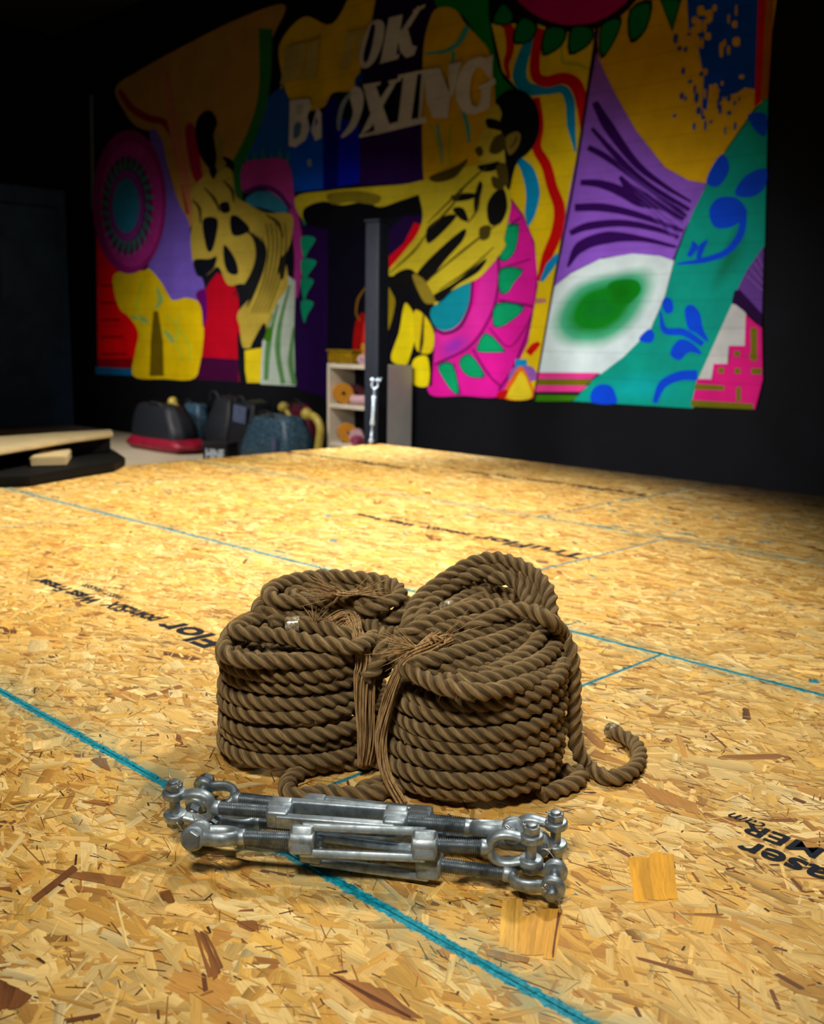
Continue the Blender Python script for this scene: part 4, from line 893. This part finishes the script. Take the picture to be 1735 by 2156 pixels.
ang = math.atan2(Q[1], Q[0]); box(bm, -.05, .07, -.008, .008, -.007, .007, .003, T(Vector(hb)+Vector(Q*.045)) @ Matrix.Rotation(ang, 4, 'Z')); rel(obj('lug', bm, MAT['postm'], pb), pz)
turnbuckle('galvanised turnbuckle hanging upright against the black corner post', ha, hb, 90, 0, 90, 0, group=None)

# ------------------------------------------------------------------ shelf unit and rolls
sx0, sx1, sy0, sy1, stop = -7.62, -6.80, 6.62, 6.97, .44
sh = empty('shelf_unit', 'cream open shelf unit against the black wall behind the corner post', 'shelf', ((sx0+sx1)/2, 6.8, ZF)); ps = ((sx0+sx1)/2, 6.8, ZF)
def part(name, x0, x1, y0, y1, z0, z1, m, par, p, bev=.004):
    bm = bmesh.new(); box(bm, x0, x1, y0, y1, z0, z1, bev); return rel(obj(name, bm, m, par), p)
part('side_panel', sx0, sx0+.03, sy0, sy1, ZF, stop, MAT['cream'], sh, ps); part('side_panel', sx1-.03, sx1, sy0, sy1, ZF, stop, MAT['greypanel'], sh, ps)
part('back_panel', sx0+.03, sx1-.03, sy1-.015, sy1, ZF, stop, MAT['rubber'], sh, ps)
for z in (.415, .03, -.345): part('shelf_board', sx0+.0305, sx1-.0305, sy0+.005, sy1-.0155, z-.02, z+.02, MAT['cream'], sh, ps)
def roll(name, label, p, r, w, m, axis='Y', turns=5, core=None, ax2=0):
    """a rolled hand wrap: spiral band"""
    k = turns*28; th = np.linspace(0, turns*2*PI, k); rad = r*.25+(r*.75)*th/(turns*2*PI); V = []
    for t_, q in zip(th, rad):
        for y in (-w/2, w/2):
            for dq in (0, -r*.62/turns): V.append(((q+dq)*math.cos(t_), y, (q+dq)*math.sin(t_)))
    Fc = []
    for i in range(k-1):
        a_ = i*4; b_ = a_+4
        Fc += [(a_, b_, b_+2, a_+2), (a_+1, a_+3, b_+3, b_+1), (a_, a_+1, b_+1, b_), (a_+2, b_+2, b_+3, a_+3)]
    Fc += [(0, 2, 3, 1), ((k-1)*4, (k-1)*4+1, (k-1)*4+3, (k-1)*4+2)]
    o = obj(name, pydata(V, Fc), m); o.location = p; o.rotation_euler = (0, 0, ax2) if axis == 'Y' else (PI/2, 0, ax2)
    return tag(o, label, 'hand wrap', 'rolled hand wraps on the shelves')
z2, z3, z1 = .0505, -.3245, .4355
def onx(px, Yv, zz): p = wy(px, 850, Yv); return (p[0], Yv, zz)
G = 'rolled hand wraps on the shelves'
roll('hand_wrap', 'large golden rolled hand wrap on the middle shelf, at the left', onx(722, 6.72, z2+.105), .105, .13, MAT['gold'], ax2=1.0)
roll('hand_wrap', 'dark red rolled hand wrap behind the golden roll on the middle shelf', onx(748, 6.86, z2+.10), .10, .10, MAT['marc'], ax2=1.0)
roll('hand_wrap', 'pale pink rolled hand wrap lying flat on the middle shelf', onx(757, 6.70, z2+.05), .05, .16, MAT['pinkc'], ax2=1.9)
roll('hand_wrap', 'golden rolled hand wrap on the bottom shelf, at the left', onx(731, 6.72, z3+.10), .10, .12, MAT['gold'], ax2=1.0)
roll('hand_wrap', 'pale pink rolled hand wrap on the bottom shelf, beside the golden one', onx(752, 6.72, z3+.075), .075, .10, MAT['pinkc'], ax2=.7)
roll('hand_wrap', 'rose coloured rolled hand wrap on the bottom shelf, at the front', onx(752, 6.645, z3+.045), .045, .11, MAT['rosec'], ax2=.2)
roll('hand_wrap', 'pale pink rolled hand wrap on top of the shelf unit, by the post', onx(765, 6.72, z1+.05), .05, .10, MAT['pinkc'], ax2=.5)
x1_, x0_ = onx(762, 6.84, 0)[0], onx(690, 6.8, 0)[0]
bm = bmesh.new(); box(bm, -.19, .16, -.09, .09, 0, .115, .02); o = obj('storage_tub', bm, None); tb = empty('storage_tub', 'low yellow plastic tub on top of the shelf unit', 'tub', (onx(727, 6.76, z1)[0], 6.78, z1))
o.name = 'tub'; o.data.materials.append(MAT['goldtub']); o.parent = tb
bm = bmesh.new(); box(bm, -.20, .17, -.10, .10, .1155, .135, .008); obj('lid', bm, MAT['goldtub'], tb)
st = empty('hand_wrap_stack', 'red and golden cone of thread standing on the shelf unit by the post', 'spool', (onx(771, 6.88, 0)[0], 6.90, z1))
bm = bmesh.new(); cyl(bm, .085, .20, T((0, 0, .10)), 24, .01, r2=.065); obj('golden_winding', bm, MAT['gold'], st, False)
bm = bmesh.new(); cyl(bm, .066, .20, T((0, 0, .3005)), 24, .01, r2=.045); obj('red_winding', bm, MAT['redc'], st, False)
st.name = 'thread_spool'

# ------------------------------------------------------------------ bags heaped by the wall
def slump(bm, w, d, h, seed, taper=.75, lean=0, sag=.12, seg=7):
    """soft bag: subdivided box, squashed and wrinkled"""
    r = bmesh.ops.create_cube(bm, size=1); bmesh.ops.subdivide_edges(bm, edges=bm.edges[:], cuts=seg, use_grid_fill=True)
    rg = random.Random(seed); ph = [rg.random()*6 for _ in range(6)]
    for v in bm.verts:
        x, y, z = v.co; n = max(abs(x), abs(y), abs(z))*2; l = math.sqrt(x*x+y*y+z*z) or 1
        s = .55+.45*(.5/l*n*1.0); x, y, z = x*s*1.12, y*s*1.12, z*(s*.4+.6)
        t = z+.5; k = 1-(1-taper)*max(0, min(1, t)); bul = 1+sag*math.sin(PI*min(1, max(0, t)))
        wr = .018*(math.sin(11*x+ph[0])+math.sin(9*z+7*y+ph[1])+math.sin(15*y+ph[2]))
        v.co = (x*w*k*bul+lean*t*h+wr*w*.5, y*d*k*bul+wr*d*.4, max(0, t)*h*(1+wr*.6*(t > .3)))
def bag(name, label, px0, px1, ptop, Yv, d, m, seed, extra=None, lean=0, taper=.75, cat='bag', rot=0.0, zb=ZF):
    a, b2 = wy(px0, 900, Yv), wy(px1, 900, Yv); w = abs(b2[0]-a[0])*.84; cx_ = (a[0]+b2[0])/2
    h = wy((px0+px1)/2, ptop, Yv)[2]-zb; p = (cx_, Yv, zb)
    t = empty(name, label, cat, p); t.rotation_euler = (0, 0, rot)
    bm = bmesh.new(); slump(bm, w, d, h, seed, taper, lean); o = obj('bag_body', bm, m, t, True)
    if extra: extra(t, w, d, h)
    return t
def strap(name, pts, r, m, t): return ribbon_tubes([(catmull(pts, 8), r)], name, m, t, 8)
def redbase(t, w, d, h):
    bm = bmesh.new(); slump(bm, w*1.12, d*1.12, h*.30, 3, .96); obj('crimson_base', bm, MAT['bagred'], t, True)
    strap('handle', [(-w*.18, -d*.3, h*.9), (-w*.1, -d*.4, h*1.02), (w*.1, -d*.4, h*1.02), (w*.18, -d*.3, h*.9)], .014, MAT['bagblack'], t)
bag('gym_bag', 'slumped black gym bag with a crimson base, leftmost of the heap', 296, 404, 850, 6.32, .34, MAT['bagblack'], 1, redbase, -.12)
def hnd(t, w, d, h): strap('handle', [(-w*.2, -d*.3, h*.9), (-w*.1, -d*.36, h*1.05), (w*.1, -d*.36, h*1.05), (w*.2, -d*.3, h*.9)], .013, MAT['bagblack'], t)
bag('gym_bag', 'dark navy mesh gym bag leaning behind the red based bag', 382, 432, 848, 6.84, .18, MAT['meshblue'], 2, hnd, .1)
bag('gym_bag', 'tall black gym bag leaning to the right, behind the lettered box', 438, 500, 832, 6.70, .30, MAT['bagblack'], 3, hnd, .22, .6)
def highlight(t, w, d, h):
    bm = bmesh.new(); box(bm, -w*.22, w*.30, -d*.52-.012, -d*.52, h*.62, h*.92, .006, Matrix.Rotation(.1, 4, 'Y')); obj('grey_highlight', bm, MAT['greyfab'], t)  # grey patch stands in for highlights on the black cloth
    hnd(t, w, d, h)
bag('gym_bag', 'black gym bag with a dull grey highlight patch, beside the blue mesh bag', 495, 556, 842, 6.66, .32, MAT['bagblack'], 4, highlight, .12, .7)
def mesh_side(t, w, d, h):
    bm = bmesh.new(); box(bm, w*.30, w*.40, -d*.56-.02, -d*.52, .05, h*.62, .01); obj('grey_edge_band', bm, MAT['greyfab'], t)
    hnd(t, w, d, h)
bag('mesh_bag', 'bulging blue mesh kit bag at the right of the heap', 528, 640, 872, 6.40, .40, MAT['meshblue'], 5, mesh_side, .10, .68)
bag('gym_bag', 'maroon gym bag peeking out above the blue mesh bag', 598, 668, 850, 6.80, .18, MAT['bagmaroon'], 6, hnd, -.05, .6)
# lettered box
p = wy(464, 950, 6.2)
bxo = empty('lettered_box', 'small black box with pale block lettering in front of the heap', 'box', (p[0], 6.2, ZF)); bxo.rotation_euler = (0, 0, .35)
bm = bmesh.new(); box(bm, -.15, .15, -.10, .10, 0, .17, .006); obj('carton', bm, MAT['bagblack'], bxo)
bm = bmesh.new(); box(bm, -.155, .155, -.105, .105, .1705, .2, .006); obj('lid', bm, MAT['bagblack'], bxo)
cu = bpy.data.curves.new('t', 'FONT'); cu.body = 'HINE'; cu.size = .135; cu.offset = .004; cu.align_x = 'CENTER'
o = bpy.data.objects.new('t', cu); COL.objects.link(o); bpy.context.view_layer.update()
me = bpy.data.meshes.new_from_object(o.evaluated_get(bpy.context.evaluated_depsgraph_get())); bpy.data.objects.remove(o)
me.transform(T((0, -.1015, .035)) @ Rot(90, 'X') @ Matrix.Diagonal((.75, 1, 1, 1))); obj('block_lettering', me, MAT['white'], bxo)
# mustard noodle-like tubes with round ends
def noodle(label, pts, r, knob):
    P = [wy(x, y, Yv) for x, y, Yv in pts]; base = P[-1]
    t = empty('padded_stick', label, 'stick', base)
    o = ribbon_tubes([(catmull(P, 8), r)], 'stick', MAT['mustard'], t, 14); rel(o, base)
    bm = bmesh.new(); bmesh.ops.create_uvsphere(bm, u_segments=20, v_segments=12, radius=knob); bmesh.ops.translate(bm, verts=bm.verts, vec=P[0]); rel(obj('round_end', bm, MAT['mustard'], t, True), base)
noodle('mustard padded stick with a round end, poking up above the red based bag', [(364, 846, 6.60), (374, 858, 6.61), (384, 874, 6.62), (392, 900, 6.62), (396, 955, 6.63)], .028, .058)
noodle('mustard padded stick with a round end, above the maroon bag', [(597, 858, 6.6), (607, 872, 6.61), (618, 900, 6.62), (625, 950, 6.64)], .026, .058)
noodle('mustard padded stick bent downward beside the shelf unit', [(646, 872, 6.5), (664, 880, 6.5), (674, 900, 6.5), (672, 930, 6.5), (667, 962, 6.5)], .040, .062)

# ------------------------------------------------------------------ timber and mats on the left
p0 = gz(-60, 990, .012)
def slab(name, label, cat, px, z0, z1, m, bev=.006):
    bm = bmesh.new(); P = [gz(x, y, z1) for x, y in px]
    lo = [bm.verts.new((q[0], q[1], z0)) for q in P]; hi = [bm.verts.new((q[0], q[1], z1)) for q in P]
    bm.faces.new(lo[::-1]); bm.faces.new(hi)
    n = len(P)
    for i in range(n): bm.faces.new((lo[i], lo[(i+1) % n], hi[(i+1) % n], hi[i]))
    bmesh.ops.recalc_face_normals(bm, faces=bm.faces); bmesh.ops.bevel(bm, geom=bm.edges[:], offset=bev, segments=2, affect='EDGES')
    return tag(obj(name, bm, m), label, cat)
slab('rubber_mat', 'thick black rubber mat on the platform at the far left edge', 'mat', [(-140, 1008), (60, 1003), (150, 988), (240, 974), (264, 962), (236, 944), (-140, 950)], .0025, .05, MAT['rubber'])
slab('timber_offcut', 'short pale timber offcut lying on the black mat', 'timber', [(62, 962), (140, 960), (150, 945), (90, 946)], .0505, .10, MAT['plank'])
slab('rubber_mat', 'folded black mat carrying the long plank, behind the timber offcut', 'mat', [(-140, 948), (20, 936), (160, 928), (232, 922), (225, 912), (-140, 920)], .0505, .13, MAT['rubber'])
slab('timber_plank', 'long pale timber plank resting on the black mats at the left', 'timber', [(-160, 968), (-10, 950), (120, 928), (238, 912), (236, 904), (120, 910), (-160, 930)], .1305, .155, MAT['plank'])

# ------------------------------------------------------------------ light
wd = bpy.data.worlds.new('World'); S.world = wd; wd.use_nodes = True
wd.node_tree.nodes['Background'].inputs[0].default_value = (.55, .62, .75, 1); wd.node_tree.nodes['Background'].inputs[1].default_value = .03
def aim(o, p, q): o.location = p; o.rotation_euler = (Vector(q)-Vector(p)).to_track_quat('-Z', 'Y').to_euler()
def area(name, p, q, sx, sy, e, col=(1, .93, .80), spread=180):
    l = bpy.data.lights.new(name, 'AREA'); l.shape = 'RECTANGLE'; l.size = sx; l.size_y = sy; l.energy = e; l.color = col; l.spread = math.radians(spread)
    o = bpy.data.objects.new(name, l); COL.objects.link(o); aim(o, p, q); return o
def spot(name, p, q, e, ang, blend, rad, col=(1, .93, .80)):
    l = bpy.data.lights.new(name, 'SPOT'); l.energy = e; l.spot_size = math.radians(ang); l.spot_blend = blend; l.shadow_soft_size = rad; l.color = col
    o = bpy.data.objects.new(name, l); COL.objects.link(o); aim(o, p, q); return o
spot('spot_light_deck', (-3.1, 3.2, 3.6), (-3.3, 2.45, 0), 1300, 74, 1.0, .22, (1, .925, .74))
spot('spot_light_key', (-1.5, 2.9, 2.7), (-1.3, 1.45, 0), 225, 80, 1.0, .14, (1, .91, .72))
spot('spot_fill_front', loc(-.35, -.1, 2.2), loc(.05, 1.5, .14), 215, 44, 1.0, .22, (1, .92, .76))  # added fill, lights the fronts of the coils
area('area_fill_cool', loc(.9, 2.2, 2.4), loc(.1, 1.3, 0), 1.4, .3, 9, (.70, .86, 1))  # added cool fill for bluish highlights on the steel
spot('spot_light_mural', (-4.6, 2.9, 1.2), (-4.9, 7.0, -.05), 720, 74, 1.0, .3, (1, .97, .95))
spot('spot_light_mural_left', (-9.2, 4.0, .9), (-10.3, 7.0, .35), 330, 76, 1.0, .3, (1, .95, .9))
area('area_light_corner', (-6.6, 4.3, 2.2), (-7.6, 6.6, -.3), .8, .4, 26, (1, .95, .88), 100)
area('area_fill_post', loc(-.5, 5.4, 2.6), (pp[0], pp[1], .2), .4, .4, 9, (.85, .93, 1), 60)  # added fill that brightens the turnbuckle hanging at the post
area('area_light_far_left', (-9.5, 3.5, 3.2), (-9.5, 4.5, -.6), 1, 1, 34, (1, .95, .85), 75)

S.view_settings.view_transform = 'Standard'; S.view_settings.look = 'None'; S.view_settings.exposure = 0
S.cycles.max_bounces = 6; S.cycles.use_denoising = True
